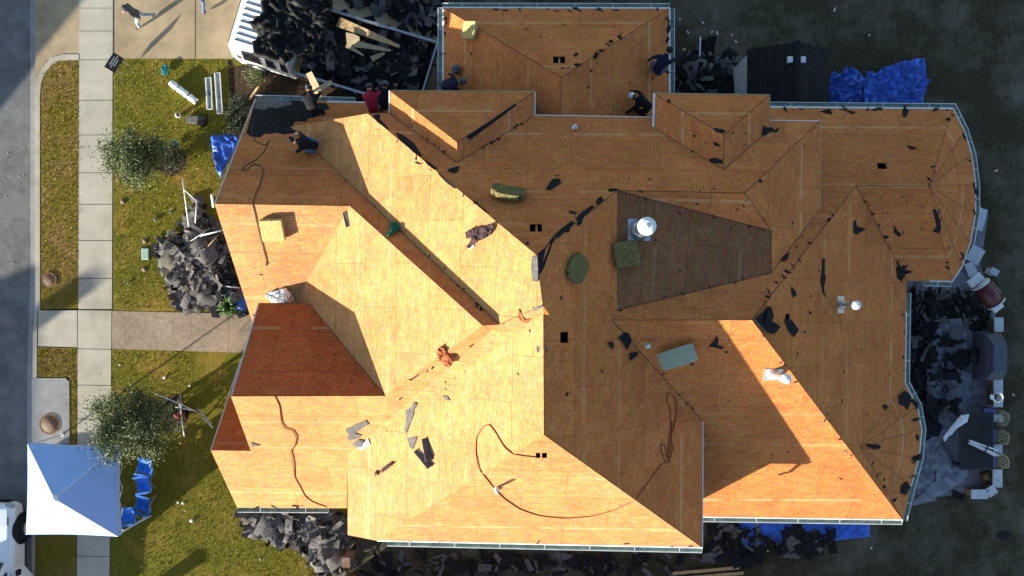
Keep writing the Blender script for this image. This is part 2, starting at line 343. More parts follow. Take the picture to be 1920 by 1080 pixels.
slabs('walkway', 'pebble_concrete', (210, 583), (480, 589), (480, 662), (210, 654), [.095, .31, .42, .555, .81], .012, .003)
b = MB(); b.use('joint')
for x in (366,):
    p, q = at(x, -700), at(x, 111); b.box(((p.x + q.x) / 2, (p.y + q.y) / 2, .0025), (.02, abs(p.y - q.y), .003))
p, q = at(213, -600), at(213, 111); b.box((p.x, (p.y + q.y) / 2, .0025), (.03, abs(p.y - q.y), .003))
p, q = at(213, -95), at(850, -95); b.box(((p.x + q.x) / 2, p.y, .0025), (abs(p.x - q.x), .02, .003))
struct(b.obj('driveway_joints'))
sheet('concrete_pad', 'concrete_grey', [(60, 709), (123, 709), (130, 716), (131, 832), (60, 832)], .02, .12)
sheet('mulch_bed', 'mulch', [(428, 128), (470, 120), (560, 150), (700, 180), (700, 200), (480, 240), (440, 330), (425, 300), (432, 220)], .008, .05)
# front beds: round mulch rings at the young trees
for cx, cy, r in ((322, 302, 26), (322, 772, 30)):
    b = MB(); b.use('mulch'); c = at(cx, cy)
    pts = [c + Vector((math.cos(a) * r, math.sin(a) * r, 0)) * .0193 * rnd(.85, 1.15) for a in [i * math.pi / 14 for i in range(28)]]
    b.prism([p + Vector((0, 0, -.05)) for p in pts], .06); struct(b.obj('mulch_bed'))
patio_px = [(1640, 500), (1795, 500), (1822, 440), (1836, 385), (1852, 400), (1846, 445), (1838, 500), (1866, 560), (1866, 905), (1812, 926), (1640, 945)]
b = MB(); b.use('paver_grid'); P = [at(*p) for p in patio_px]
ar = sum(P[i].x * P[(i + 1) % len(P)].y - P[(i + 1) % len(P)].x * P[i].y for i in range(len(P)))
if ar < 0: P.reverse()
b.prism([p - Vector((0, 0, .05)) for p in P], .07); struct(b.obj('patio'))

# ---------------------------------------------------------------- the house
house = thing('house', 'large house stripped to bare orange sheathing boards with many hips and valleys', 'house', (2, -1, 0))
HM = Matrix.Translation(-Vector((2, -1, 0)))
class HB(MB):       # parts of the house: world coordinates in, house coordinates out
    def obj(s, name, parent=None, **k):
        o = MB.obj(s, name, None, **k); o.data.transform(HM); o.parent = parent or house
        if parent and parent is not house: o.parent = parent
        return o
V3 = {k: at(x, y, z) for k, (x, y, z) in RV.items()}
for i, (x, y) in enumerate([(1808, 245), (1822, 290), (1829, 345), (1829, 400), (1819, 455), (1804, 500)]): V3['f%d_' % i] = at(x, y, V3['n2'].z)
for i, (x, y) in enumerate([(1720, 762), (1728, 805), (1723, 860), (1708, 912)]): V3['b%d_' % i] = at(x, y, V3['x5'].z)
FACES = dict(G_N='g1 g2 g3', G_W='g1 g3 g4 g5', G_E='g2 g6 g4 g3', J_N='j1 j2 j3', J_W='j1 j3 j4 j5', J_E='j2 j6 j4 j3',
K_N='k1 k2 k3', K_W='k1 k3 k4 k5', K_E='k2 k6 k4 k3', M_N='m1 j5 j4 j6 m3 k5 k4 k6 m4 m5 m6 m7 m8', E_U='m6 m5 e1 e2 e3',
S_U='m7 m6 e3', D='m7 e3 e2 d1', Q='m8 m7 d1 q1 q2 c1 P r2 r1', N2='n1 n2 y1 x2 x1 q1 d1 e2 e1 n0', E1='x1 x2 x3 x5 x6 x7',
S3='x2 y1 y2 x3', S2='q1 x1 x7 s0 q2', S_P='P c1 c0', W_P='r2 P c0 w1 w2', L1='m1 m8 r1 h2 l2', N_F='f1 f2 f2b l2 h2 h1 a1 a0',
SF='a0 a1 v1 sf', WF='a1 h1 t2 t3 v1', T_N='t1 t2 t3 t4', U_N='u1 u2 u3 u4', SW='r1 h2 h1 t2 t1 u2 u1 sw sw2 w2 r2')
fan = ['n2'] + ['f%d_' % i for i in range(6)] + ['y2']
for i in range(7): FACES['Y%d' % i] = 'y1 %s %s' % (fan[i], fan[i + 1])
bay = ['x5'] + ['b%d_' % i for i in range(4)] + ['x7']
for i in range(5): FACES['B%d' % i] = 'x6 %s %s' % (bay[i], bay[i + 1])
TH = .13
HOLES = [(1043, 112, 12, 17), (1054, 112, 12, 17), (1000, 427, 13, 15), (1012, 427, 9, 15), (1058, 633, 15, 21), (1009, 854, 9, 12), (1021, 854, 10, 12), (1655, 311, 20, 12), (1477, 599, 11, 21)]
HF = {0: 'G_N', 1: 'G_N', 2: 'M_N', 3: 'M_N', 4: 'Q', 5: 'S_P', 6: 'S_P', 7: 'N2', 8: 'E1'}
def newell(P):
    n = Vector()
    for a, c in zip(P, P[1:] + P[:1]): n += Vector(((a.y - c.y) * (a.z + c.z), (a.z - c.z) * (a.x + c.x), (a.x - c.x) * (a.y + c.y)))
    return n.normalized()
PL = {}
for fn, vs in FACES.items():
    P = [V3[v].copy() for v in vs.split()]
    n = newell(P)
    if n.z < 0: P.reverse(); n = -n
    c = sum(P, Vector()) / len(P); PL[fn] = (c, n)
def on_plane(fn, px, py):
    c, n = PL[fn]; o = Vector((0, 0, H)); d = (at(px, py, 0) - o); return o + d * ((c - o).dot(n) / d.dot(n))
RT_V, RT_F = [], []
for fn, vs in FACES.items():
    P = [V3[v].copy() for v in vs.split()]
    c, n = PL[fn]
    if newell(P).z < 0: P.reverse()
    nf = len(P); i0 = len(RT_V); RT_V += P
    bm = bmesh.new()
    tv = [bm.verts.new(p) for p in P]; bv = [bm.verts.new(p - Vector((0, 0, TH))) for p in P]
    bm.faces.new(tv); bm.faces.new(list(reversed(bv)))
    for i in range(nf): bm.faces.new((tv[i], bv[i], bv[(i + 1) % nf], tv[(i + 1) % nf]))
    bmesh.ops.recalc_face_normals(bm, faces=bm.faces)
    holes = [HOLES[k] for k, f in HF.items() if f == fn]
    me = bpy.data.meshes.new('roof_slope'); bm.to_mesh(me)
    bm2 = bmesh.new(); bm2.from_mesh(me); bmesh.ops.triangulate(bm2, faces=[f for f in bm2.faces if f.normal.z > .3])
    for f in bm2.faces:
        if f.normal.z > .3: k = len(RT_V); RT_V += [v.co.copy() for v in f.verts]; RT_F.append((k, k + 1, k + 2))
    bm2.free(); bm.free()
    o = bpy.data.objects.new('roof_slope', me); COL.objects.link(o)
    if holes:
        for hx, hy, hw, hh in holes:
            cb = MB(); cb.use('black'); q = on_plane(fn, hx, hy); k = (H - q.z) / F
            cb.box(q, (hw * k, hh * k, 1.2)); co = cb.obj('cutter'); md = o.modifiers.new('b', 'BOOLEAN'); md.operation = 'DIFFERENCE'; md.object = co; md.solver = 'EXACT'
            dg = bpy.context.evaluated_depsgraph_get(); me2 = bpy.data.meshes.new_from_object(o.evaluated_get(dg))
            o.modifiers.clear(); o.data = me2; bpy.data.objects.remove(co); me = me2
    for m_ in list(me.materials): pass
    me.materials.clear()
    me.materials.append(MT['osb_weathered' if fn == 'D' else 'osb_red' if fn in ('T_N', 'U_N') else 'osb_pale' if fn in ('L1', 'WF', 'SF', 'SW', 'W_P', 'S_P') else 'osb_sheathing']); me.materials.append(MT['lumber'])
    # uv: u along the eave, v up the slope
    up = (Vector((0, 0, 1)) - n * n.z).normalized(); u = up.cross(n).normalized()
    v0 = min(p.dot(up) for p in P); u0 = rnd(-9, 9)
    uv = me.uv_layers.new(name='UVMap')
    for f in me.polygons:
        f.material_index = 0 if f.normal.z > .3 else 1
        for li in f.loop_indices:
            co_ = me.vertices[me.loops[li].vertex_index].co
            uv.data[li].uv = (co_.dot(u) + u0, co_.dot(up) - v0)
    me.transform(HM); o.parent = house
ROOF = BVHTree.FromPolygons(RT_V, RT_F)
def hit(px, py):
    o = Vector((0, 0, H)); d = (at(px, py, 0) - o).normalized()
    p, n, i, t = ROOF.ray_cast(o, d, 100)
    if p is None or p.z < 0: return at(px, py, .02), Vector((0, 0, 1))
    if n.z < 0: n = -n
    return p, n
def basis(n, ang=0):
    """frame lying on a slope, turned by ang as seen from above"""
    z = n.normalized(); x = Vector((math.cos(ang), math.sin(ang), 0)); x = (x - z * x.dot(z)).normalized()
    return Matrix((x, z.cross(x), z)).transposed().to_4x4()
# rafters seen through the vent openings
for k, (hx, hy, hw, hh) in enumerate(HOLES):
    if k not in (0, 2, 5): continue
    q = on_plane(HF[k], hx, hy); hb = HB(); hb.use('lumber'); c, n = PL[HF[k]]
    off = 6 * (H - q.z) / F if k in (0, 2, 5) else .25
    B = basis(n, math.pi / 2 if abs(n.y) > abs(n.x) else 0)
    hb.box(q + Vector((off, 0, -TH - .12)), (1.3, .05, .2), M=B); hb.obj('rafter')
# walls: a curtain under every outer edge, set in from the edge
EDGES = {'G_W': ['g5 g1'], 'G_N': ['g1 g2'], 'G_E': ['g2 g6'], 'J_W': ['j5 j1'], 'J_N': ['j1 j2'], 'J_E': ['j2 j6'], 'M_N': ['j6 m3', 'm4 m5', 'm1 j5'], 'K_W': ['k5 k1'], 'K_N': ['k1 k2'],
'K_E': ['k2 k6'], 'E_U': ['m5 e1'], 'Q': ['q2 c1'], 'S_P': ['c1 c0'], 'W_P': ['c0 w1', 'w1 w2'], 'L1': ['m1 l2'], 'N_F': ['f1 f2', 'f1 a0'], 'SF': ['a0 sf'], 'T_N': ['t3 t4', 't4 t1'],
'SW': ['t1 u2', 'u1 sw', 'sw sw2'], 'U_N': ['u4 u1'], 'S2': ['s0 x7'], 'E1': ['x5 x3'], 'S3': ['y2 x3'], 'N2': ['n1 n2']}
for i in range(7): EDGES['Y%d' % i] = ['%s %s' % (fan[i], fan[i + 1])]
for i in range(5): EDGES['B%d' % i] = ['%s %s' % (bay[i], bay[i + 1])]
hb = HB(); hb.use('brick_wall')
for fn, es in EDGES.items():
    c = PL[fn][0]
    for e in es:
        a, b2 = [V3[k] for k in e.split()]; t = (b2 - a); t.z = 0; t.normalize(); nn = Vector((-t.y, t.x, 0))
        if nn.dot(c - a) < 0: nn = -nn
        ins = .38 if fn not in ('L1', 'SF') else .12
        if fn[0] in 'YB': ins = .45
        sh = ins if (fn[0] not in 'YB') else 0
        ka, kb = e.split(); sa = sh if ka == 'c1' else min(sh, .1); sb = sh if kb == 'c1' else min(sh, .1)
        a2 = a.lerp(b2, min(.4, sa / (b2 - a).length)); b3 = b2.lerp(a, min(.4, sb / (b2 - a).length))
        A, B_ = a2 + nn * ins, b3 + nn * ins
        lo = 0
        th = nn * .15
        dz = Vector((0, 0, TH - .04))
        if a.z > 4.5 and fn in ('J_W', 'J_N', 'J_E', 'M_N', 'K_W', 'K_N', 'K_E', 'E_U', 'L1'): dz *= .8
        q = [Vector((A.x, A.y, lo)), Vector((B_.x, B_.y, lo)), B_ - dz, A - dz]
        if (b2 - a).length > 2.2 and fn not in ('M_N', 'L1', 'G_N') and min(a.z, b2.z) > 2.7:
            wb = HB(); wc = (A + B_) / 2; rzw = math.atan2(t.y, t.x)
            for zc in ([1.55] if min(a.z, b2.z) < 5 else [1.55, 4.3]):
                wb.use('white_paint'); wb.box(Vector((wc.x, wc.y, zc)) - nn * .01, (1.3, .08, 1.35), rz=rzw); wb.use('glass'); wb.box(Vector((wc.x, wc.y, zc)) - nn * .03, (1.14, .08, 1.19), rz=rzw)
            wb.obj('window')
        hb.raw(q + [p + th for p in q], [(0, 1, 2, 3), (7, 6, 5, 4), (0, 4, 5, 1), (1, 5, 6, 2), (3, 2, 6, 7), (0, 3, 7, 4)])
hb.obj('wall')
# drip edges and gutters
def edge_dir(a, b, fn):
    t = (b - a); t.z = 0; t.normalize(); nn = Vector((-t.y, t.x, 0)); c = PL[fn][0]
    if nn.dot(c - a) > 0: nn = -nn
    return t, nn
def gutter(keys, fn, breaks=0, ext=.0, inside='gutter_inside'):
    """open U channel hung just outside the eave, with its hangers"""
    P = [V3[k] if isinstance(k, str) else k for k in keys]
    hb = HB(); m = len(P); nn = []
    for i in range(m):
        ds = []
        if i > 0: ds.append(edge_dir(P[i - 1], P[i], fn[min(i - 1, len(fn) - 1)])[1])
        if i < m - 1: ds.append(edge_dir(P[i], P[i + 1], fn[min(i, len(fn) - 1)])[1])
        d = sum(ds, Vector()).normalized(); nn.append(d / max(.5, d.dot(ds[0])))
    prof = [(.006, -.02), (.006, -.13), (.125, -.13), (.145, -.03), (.165, -.03), (.145, -.145), (.001, -.145), (.001, -.02)]
    for i in range(m - 1):
        a0, a1 = P[i], P[i + 1]
        for j in range(len(prof)):
            (x0, z0), (x1, z1) = prof[j], prof[(j + 1) % len(prof)]
            hb.use(inside if j < 3 else 'gutter_white')
            q = [a0 + nn[i] * x0 + Vector((0, 0, z0)), a0 + nn[i] * x1 + Vector((0, 0, z1)), a1 + nn[i + 1] * x1 + Vector((0, 0, z1)), a1 + nn[i + 1] * x0 + Vector((0, 0, z0))]
            hb.face(q)
        hb.use('gutter_white'); ln = (a1 - a0).length; k = max(1, int(ln / 1.2))
        for h in range(k):
            c = a0.lerp(a1, (h + .5) / k) + nn[i] * .075 + Vector((0, 0, -.035)); t = (a1 - a0).normalized()
            hb.box(c, (.02, .15, .008), rz=math.atan2(t.y, t.x))
    hb.use('gutter_white')
    for i in (0, m - 1): hb.face([P[i] + nn[i] * x + Vector((0, 0, z)) for x, z in ((.006, -.03), (.006, -.14), (.14, -.14), (.15, -.03))])
    return hb.obj('gutter')
def drip(keys, fn, w=.05, mat='gutter_white'):
    hb = HB(); hb.use(mat); P = [V3[k] if isinstance(k, str) else k for k in keys]
    for i in range(len(P) - 1):
        a, c = P[i], P[i + 1]; t, nn = edge_dir(a, c, fn); n = PL[fn][1]
        s = (-nn) - n * (-nn).dot(n); s.normalize()
        up = n * .008
        hb.raw([a + up + nn * .012, c + up + nn * .012, c + s * w + up, a + s * w + up, a + nn * .012 - Vector((0, 0, .09)), c + nn * .012 - Vector((0, 0, .09))], [(0, 1, 2, 3), (1, 0, 4, 5)])
    return hb.obj('drip_edge')
gutter([V3['g5'], 'g1'], ['G_W']); gutter(['g1', 'g2'], ['G_N']); gutter(['g2', 'g6'], ['G_E'])
drip(['g5', 'g1'], 'G_W'); drip(['g1', 'g2'], 'G_N'); drip(['g2', 'g6'], 'G_E')
drip(['j1', 'j2'], 'J_N', .018, 'plywood'); drip(['j2', 'j6'], 'J_E', .018, 'gutter_white'); drip(['j5', 'j1'], 'J_W', .02); drip(['j6', 'm3'], 'M_N', .018, 'gutter_white')
drip(['k5', 'k1'], 'K_W', .05); drip(['k1', 'k2'], 'K_N', .018, 'plywood'); drip(['k2', 'k6'], 'K_E', .018, 'plywood'); drip(['m4', 'm5'], 'M_N', .02); drip(['m5', 'e1'], 'E_U', .02, 'lumber')
drip(['q2', 'c1'], 'Q', .02)
gutter(['f1', V3['f1'].lerp(V3['f2'], .62)], ['N_F']); drip([V3['f1'].lerp(V3['f2'], .45), V3['f1'].lerp(V3['f2'], .86)], 'N_F', .05)
gutter(['sw', V3['sw'].lerp(V3['sw2'], .83)], ['SW']); gutter([V3['c0'].lerp(V3['c1'], .03), 'c1'], ['S_P']); drip(['c0', 'c1'], 'S_P', .035)
gutter([V3['s0'].lerp(V3['x7'], .05), 'x7'], ['S2']); drip(['s0', 'x7'], 'S2', .03)
gutter([V3['n1'], 'n2'] + fan[1:6], ['N2'] + ['Y%d' % i for i in range(6)]); drip(['n1', 'n2'], 'N2', .05)
for i in range(7): drip([fan[i], fan[i + 1]], 'Y%d' % i, .03)
gutter([V3['y2'], V3['y2'].lerp(V3['x3'], .6)], ['S3']); drip([V3['y2'], V3['y2'].lerp(V3['x3'], .5)], 'S3', .03)
gutter([V3['x3'].lerp(V3['x5'], .12), 'x5', 'b0_', 'b1_', 'b2_', 'b3_', 'x7'], ['E1', 'B0', 'B1', 'B2', 'B3', 'B4'])
drip([V3['x3'].lerp(V3['x5'], .3), 'x5'], 'E1', .03)
for i in range(4): drip([bay[i], bay[i + 1]], 'B%d' % i, .03)
drip(['t1', 't4'], 'T_N', .03, 'steel'); drip(['u1', 'u4'], 'U_N', .02, 'steel'); drip(['f1', 'a0'], 'N_F', .03, 'steel')
# downspout elbow at the south gutter end
q = V3['c1'] + Vector((-.2, -.12, -.15)); hb = HB(); hb.use('gutter_white'); hb.tube([q, q + Vector((.02, -.1, -.25)), q + Vector((.04, .02, -.4))], .05, 6); hb.obj('downspout')
# roof edges and ridges: gap lines where boards meet
def seam(a, b, w=.011):
    hb = HB(); hb.use('black')
    a = V3[a] if isinstance(a, str) else a; b = V3[b] if isinstance(b, str) else b
    hb.tube([a, b], w, 4); hb.obj('board_seam')
for e in 'g1 g3|g2 g3|g3 g4|k1 k3|k2 k3|k3 k4|k5 k4|k6 k4|m7 m6|m6 m5|m6 e3|m7 e3|e3 e2|e2 d1|e2 e1|q1 x1|q1 q2|x1 x2|x2 y1|x2 x3|j3 j2|j4 j6|j4 j5|y1 n2|y1 y2|x6 x5|x6 x7|x6 b0_|x6 b1_|x6 b2_|x6 b3_|y1 f0_|y1 f1_|y1 f2_|y1 f3_|y1 f4_|y1 f5_|a0 a1|t1 t2|t2 t3|h2 l2|u1 u2'.split('|'): seam(*e.split(), .006 if e[:2] in ('y1', 'x6') else .010)
for e in 'm1 m8|a1 h1|r2 P|P c1|x1 x7|h1 h2|r1 h2|m8 m7|r1 m8'.split('|'): seam(*e.split(), .009)
# ---------------------------------------------------------------- fixtures of the roof
def up_thing_frame(px, py):
    p, n = hit(px, py); return p, n
def vent(px, py, h, r, capr, fl, label, flash='galvanised', cap='white_metal', ang=0, collar=True):
    p, n = hit(px, py); hb = HB(); hb.use(cap if flash != 'galvanised' else 'galvanised')
    hb.smooth = False; hb.tube([p - Vector((0, 0, .1)), p + Vector((0, 0, h))], r, 16)
    o = hb.obj('vent_pipe'); o['label'] = label
    fb = HB(); fb.use(flash); B = basis(n, ang)
    fb.box(p + n * .012, (fl[0], fl[1], .01), M=B)
    if collar: fb.tube([p + n * .01, p + Vector((0, 0, .22))], [r * 1.9, r * 1.15], 16)
    fb.obj('flashing', o)
    cb = HB(); cb.use(cap); z = p.z + h
    q = Vector((p.x, p.y, z))
    cb.tube([q + Vector((0, 0, -.02)), q + Vector((0, 0, .10))], capr * .96, 20)
    cb.tube([q + Vector((0, 0, .10)), q + Vector((0, 0, .13)), q + Vector((0, 0, .15))], [capr, capr, capr * .55], 20)
    cb.tube([q + Vector((0, 0, .15)), q + Vector((0, 0, .165))], capr * .25, 12)
    cb.obj('vent_cap', o)
    rb = HB(); rb.use('galvanised'); rb.tube([p + Vector((0, 0, .3)), p + Vector((0, 0, .34))], r * 1.25, 16); rb.obj('storm_collar', o)
vent(1198, 431, 1.25, .16, .235, (.62, .58), 'wide white capped flue on blue lit square flashing', 'galvanised')
vent(1576, 571, 1.05, .07, .13, (.5, .34), 'slim white capped vent pipe on the right hand slope', ang=math.pi / 2)
vent(1449, 702, 1.05, .10, .135, (.5, .42), 'vent pipe with rumpled flashing standing at the sunlit edge')
# stack opening pipes stub on bottom hip and small pipe on north slope
for px, py, h in ((932, 916, .42), (1077, 240, .35), (1214, 648, .25)):
    p, n = hit(px, py); hb = HB(); hb.use('white_metal'); hb.tube([p - n * .05, p + Vector((0, 0, h))], .045, 12); hb.tube([p, p + Vector((0, 0, .06))], .08, 12); hb.obj('vent_stub')
# crumpled foil at the head of the front dormer
def cloth_obj(name, px_poly, mat, zf, amp=.05, res=.12, sc=2.2, seed=0, jag=0.0, par=None, world=False):
    bm = bmesh.new(); P = [Vector(p) if world else at(p[0], p[1], zf(p[0], p[1]) if callable(zf) else zf) for p in px_poly]
    f = bm.faces.new([bm.verts.new(p) for p in P]); bmesh.ops.triangulate(bm, faces=[f])
    for it in range(8):
        le = [e for e in bm.edges if e.calc_length() > res * 1.6]
        if not le: break
        bmesh.ops.subdivide_edges(bm, edges=le, cuts=1, use_grid_fill=False); bmesh.ops.triangulate(bm, faces=bm.faces[:])
    z0_ = 0
    for v in bm.verts:
        q = v.co * sc + Vector((seed * 7.3, seed * 3.1, 0)); q.z = 0
        wv = Vector((noise.noise(q * .7) * 1.5, noise.noise(q * .7 + Vector((5, 5, 5))) * 1.5, 0))
        q2 = Matrix.Rotation(.6 + seed + noise.noise(q * .3) * 1.2, 3, 'Z') @ (q + wv); q2.x *= .45
        rdg = max(0, 1 - abs(noise.noise(q2)) * 3.2) ** 1.5
        q3 = Matrix.Rotation(1.9 + seed, 3, 'Z') @ (q + wv); q3.x *= .3
        fold = max(0, 1 - abs(noise.noise(q3 * 2.1 + Vector((3, 9, 0)))) * 3.0)
        v.co.z += amp * (.55 * rdg + .28 * fold + .5 * max(0, noise.noise(q * .8)) + .12 * noise.noise(q * 4))
        if jag and v.is_boundary: v.co += Vector((rnd(-jag, jag), rnd(-jag, jag), 0))
    bmesh.ops.recalc_face_normals(bm, faces=bm.faces)
    if sum(f.normal.z for f in bm.faces) < 0: bmesh.ops.reverse_faces(bm, faces=bm.faces)
    for f in bm.faces: f.smooth = True
    me = bpy.data.meshes.new(name); bm.to_mesh(me); bm.free(); me.materials.append(MT[mat])
    o = bpy.data.objects.new(name, me); COL.objects.link(o)
    md = o.modifiers.new('s', 'SOLIDIFY'); md.thickness = .012; md.offset = -1
    return o
def roofz(x, y): return hit(x, y)[0].z + .015
hp = [hit(*q)[0] + Vector((0, 0, .03)) for q in ((496, 552), (537, 539), (549, 548), (556, 567), (532, 569), (512, 566))]
tag(cloth_obj('foil_sheet', hp, 'foil', 0, .12, .06, 5, 3, world=True), 'crumpled silver foil sheet lying above the dark dormer slope', 'foil sheet')
# remnant of dark roofing on the north slope of the garage wing
def flat_patch(name, px_poly, mat, lift=.014, par=None):
    hb = HB() if par else MB(); hb.use(mat); P = [hit(*q)[0] for q in px_poly]; n = hit(*px_poly[0])[1]
    if newell(P).z < 0: P.reverse()
    hb.prism([p - n * .002 for p in P], n * lift); return hb.obj(name, par) if par else hb.obj(name)
flat_patch('roofing_felt', [(479, 189), (560, 189), (575, 193), (612, 194), (618, 203), (605, 210), (608, 214), (580, 222), (552, 229), (549, 236), (560, 249), (545, 250), (532, 253), (520, 249), (505, 252), (498, 250), (488, 258), (470, 256), (462, 250), (452, 253)], 'felt', .014, house)
flat_patch('roofing_felt', [(512, 207), (576, 208), (575, 228), (513, 226)], 'shingle_dark', .03, house)
flat_patch('roofing_felt', [(479, 189), (545, 190), (548, 197), (536, 199), (520, 204), (505, 202), (495, 207), (477, 204)], 'felt_grey', .022, house)

# ---------------------------------------------------------------- foam / insulation pads on the roof
def pad(px, py, ang, sx, sy, sz, mat, label, tilt=(0, 0), lift=0, bend=.0, round_=.05):
    p, n = hit(px, py); B = basis(n, ang)
    b = MB(); b.use(mat)
    k = 8; b.smooth = False
    top = []; nx, ny = 8, 8
    def h(u, v): return bend * (u * u * 1.2 - .3) + .012 * noise.noise(Vector((u * 5 + px, v * 5, 0)))
    V_ = []; Fs = []
    for s in (1, 0):
        for i in range(nx + 1):
            for j in range(ny + 1):
                u, v = i / nx * 2 - 1, j / ny * 2 - 1; cr = 1 - round_ * (abs(u) ** 6 * abs(v) ** 6)
                wob = 1 + .03 * noise.noise(Vector((u * 2 + px, v * 2, 3)))
                V_.append(Vector((u * sx / 2 * cr * wob, v * sy / 2 * cr * wob, s * sz + h(u, v) + (.0 if s else 0))))
    q = (nx + 1) * (ny + 1); idx = lambda s, i, j: (0 if s else q) + i * (ny + 1) + j
    for i in range(nx):
        for j in range(ny):
            Fs.append((idx(1, i, j), idx(1, i + 1, j), idx(1, i + 1, j + 1), idx(1, i, j + 1))); Fs.append((idx(0, i, j + 1), idx(0, i + 1, j + 1), idx(0, i + 1, j), idx(0, i, j)))
    for i in range(nx): Fs.append((idx(0, i, 0), idx(0, i + 1, 0), idx(1, i + 1, 0), idx(1, i, 0))); Fs.append((idx(1, i, ny), idx(1, i + 1, ny), idx(0, i + 1, ny), idx(0, i, ny)))
    for j in range(ny): Fs.append((idx(1, 0, j), idx(1, 0, j + 1), idx(0, 0, j + 1), idx(0, 0, j))); Fs.append((idx(0, nx, j), idx(0, nx, j + 1), idx(1, nx, j + 1), idx(1, nx, j)))
    b.raw(V_, Fs); o = b.obj('foam_cushion')
    M = B @ Matrix.Rotation(R(tilt[0]), 4, 'X') @ Matrix.Rotation(R(tilt[1]), 4, 'Y')
    o.location = p + n * lift; o.rotation_euler = M.to_euler(); bevel(o, .02, 2)
    return tag(o, label, 'cushion', 'foam cushions the roofers kneel on')
pad(513, 428, R(3), .66, .66, .19, 'foam', 'square yellow foam pad in full sun on the front slope', lift=.02, round_=.01)
pad(884, 58, R(-8), .50, .55, .16, 'foam', 'yellow foam pad half in sun at the top left of the garage roof')
pad(953, 369, R(-14), .92, .5, .16, 'foam_green', 'leaf shaped mossy foam pad on the shaded north slope', tilt=(-14, 4), lift=.06, bend=.03, round_=.4)
pad(1077, 503, R(-25), .60, .72, .18, 'foam_green', 'rounded mossy green foam pad below the line of torn felt', round_=.35)
pad(1172, 476, R(12), .66, .68, .2, 'foam_green', 'grey green foam pad beside the wide capped flue', tilt=(0, -6), lift=.05)
pad(1268, 659, R(28), 1.0, .50, .14, 'foam_pale', 'pale tilted foam pad standing clear of the shaded slope', tilt=(-38, 0), lift=.22, bend=-.06)
# ---------------------------------------------------------------- scraps
def scrap_mesh(seed, mat, elong=1.5, n=13, curl=.12):
    random.seed(seed); pts = []
    for i in range(n):
        a = 2 * math.pi * i / n + rnd(-.15, .15); r = rnd(.45, 1) * (1 if i % 3 else rnd(.5, 1.2)); pts.append(Vector((math.cos(a) * r * elong * .5, math.sin(a) * r * .5, 0)))
    bm = bmesh.new(); f = bm.faces.new([bm.verts.new(p) for p in pts]); bmesh.ops.triangulate(bm, faces=[f])
    bmesh.ops.subdivide_edges(bm, edges=bm.edges[:], cuts=1); bmesh.ops.triangulate(bm, faces=bm.faces[:])
    for v in bm.verts: v.co.z = curl * max(0, noise.noise(v.co * 1.7 + Vector((seed, 0, 0)))) + .012
    r = bmesh.ops.extrude_face_region(bm, geom=bm.faces[:])
    for v in [g for g in r['geom'] if isinstance(g, bmesh.types.BMVert)]: v.co.z += .018
    bmesh.ops.recalc_face_normals(bm, faces=bm.faces)
    me = bpy.data.meshes.new('felt_scrap'); bm.to_mesh(me); bm.free(); me.materials.append(MT[mat]); return me
DS = [scrap_mesh(s, 'felt', 1.2 + .5 * (s % 3)) for s in range(9)]; GS = [scrap_mesh(s + 20, 'felt_grey', 1.4 + .4 * (s % 3)) for s in range(6)]
BS = [scrap_mesh(s + 40, 'cloth_brown', 1.5) for s in range(2)]
random.seed(11)
def scrap(px, py, size, ang=None, aspect=1.0, lib=None, label=None, group='small torn felt scraps scattered over the bare roof', sy=None):
    p, n = hit(px, py); ang = rnd(0, 6.28) if ang is None else ang
    o = bpy.data.objects.new('felt_scrap', random.choice(lib or DS)); COL.objects.link(o)
    k = size * (H - p.z) / F; o.scale = (k, k * aspect, min(1, k * 2)); o.location = p; o.rotation_euler = basis(n, ang).to_euler()
    return tag(o, label or 'small torn black felt scrap lying loose on the bare roof boards', 'felt scrap', None if (label and group.startswith('small')) else group)
def strip(name, px_poly, mat, label, cat='felt scrap', lift=.02):
    P = [hit(*q)[0] for q in px_poly]; n = Vector((0, 0, 1))
    b = MB(); b.use(mat)
    if newell(P).z < 0: P.reverse()
    b.prism([p + n * .012 for p in P], lift + 0.0); return tag(b.obj(name), label, cat)
S_ = 'felt_strip'
strip(S_, [(1010, 475), (1020, 466), (1031, 452), (1037, 443), (1042, 446), (1036, 456), (1032, 470), (1026, 484), (1022, 498), (1014, 512), (1010, 516), (1009, 498)], 'felt', 'black felt wedge at the lower end of the middle hip')
strip(S_, [(1038, 441), (1052, 429), (1064, 420), (1072, 414), (1078, 417), (1070, 425), (1067, 436), (1060, 434), (1052, 441), (1044, 446)], 'felt', 'ragged black felt piece halfway up the middle hip')
strip(S_, [(1080, 408), (1090, 398), (1102, 390), (1110, 384), (1114, 388), (1104, 398), (1094, 408), (1090, 420), (1083, 424), (1082, 414)], 'felt', 'forked black felt piece above the halfway one on the middle hip')
strip(S_, [(1120, 372), (1128, 368), (1132, 376), (1122, 384), (1117, 380)], 'felt', 'small black felt knob near the top of the middle hip')
strip(S_, [(1140, 354), (1156, 353), (1160, 357), (1142, 359)], 'felt', 'thin black felt sliver at the top of the middle hip')
strip(S_, [(997, 481), (1007, 479), (1009, 508), (1008, 528), (998, 527), (996, 500)], 'felt_grey', 'pale grey shingle tab folded over the sunlit ridge end')
strip(S_, [(876, 256), (905, 236), (940, 212), (966, 194), (968, 198), (948, 213), (912, 240), (882, 262)], 'felt', 'thin black felt strip along the hip of the left north dormer')
strip(S_, [(743, 248), (757, 254), (776, 268), (784, 280), (792, 291), (786, 294), (773, 284), (760, 270), (750, 262)], 'felt', 'black felt strip on the reddish strip beside the left dormer')
strip(S_, [(793, 297), (808, 306), (820, 316), (813, 318), (800, 308)], 'felt', 'short black felt strip below the left dormer strip')
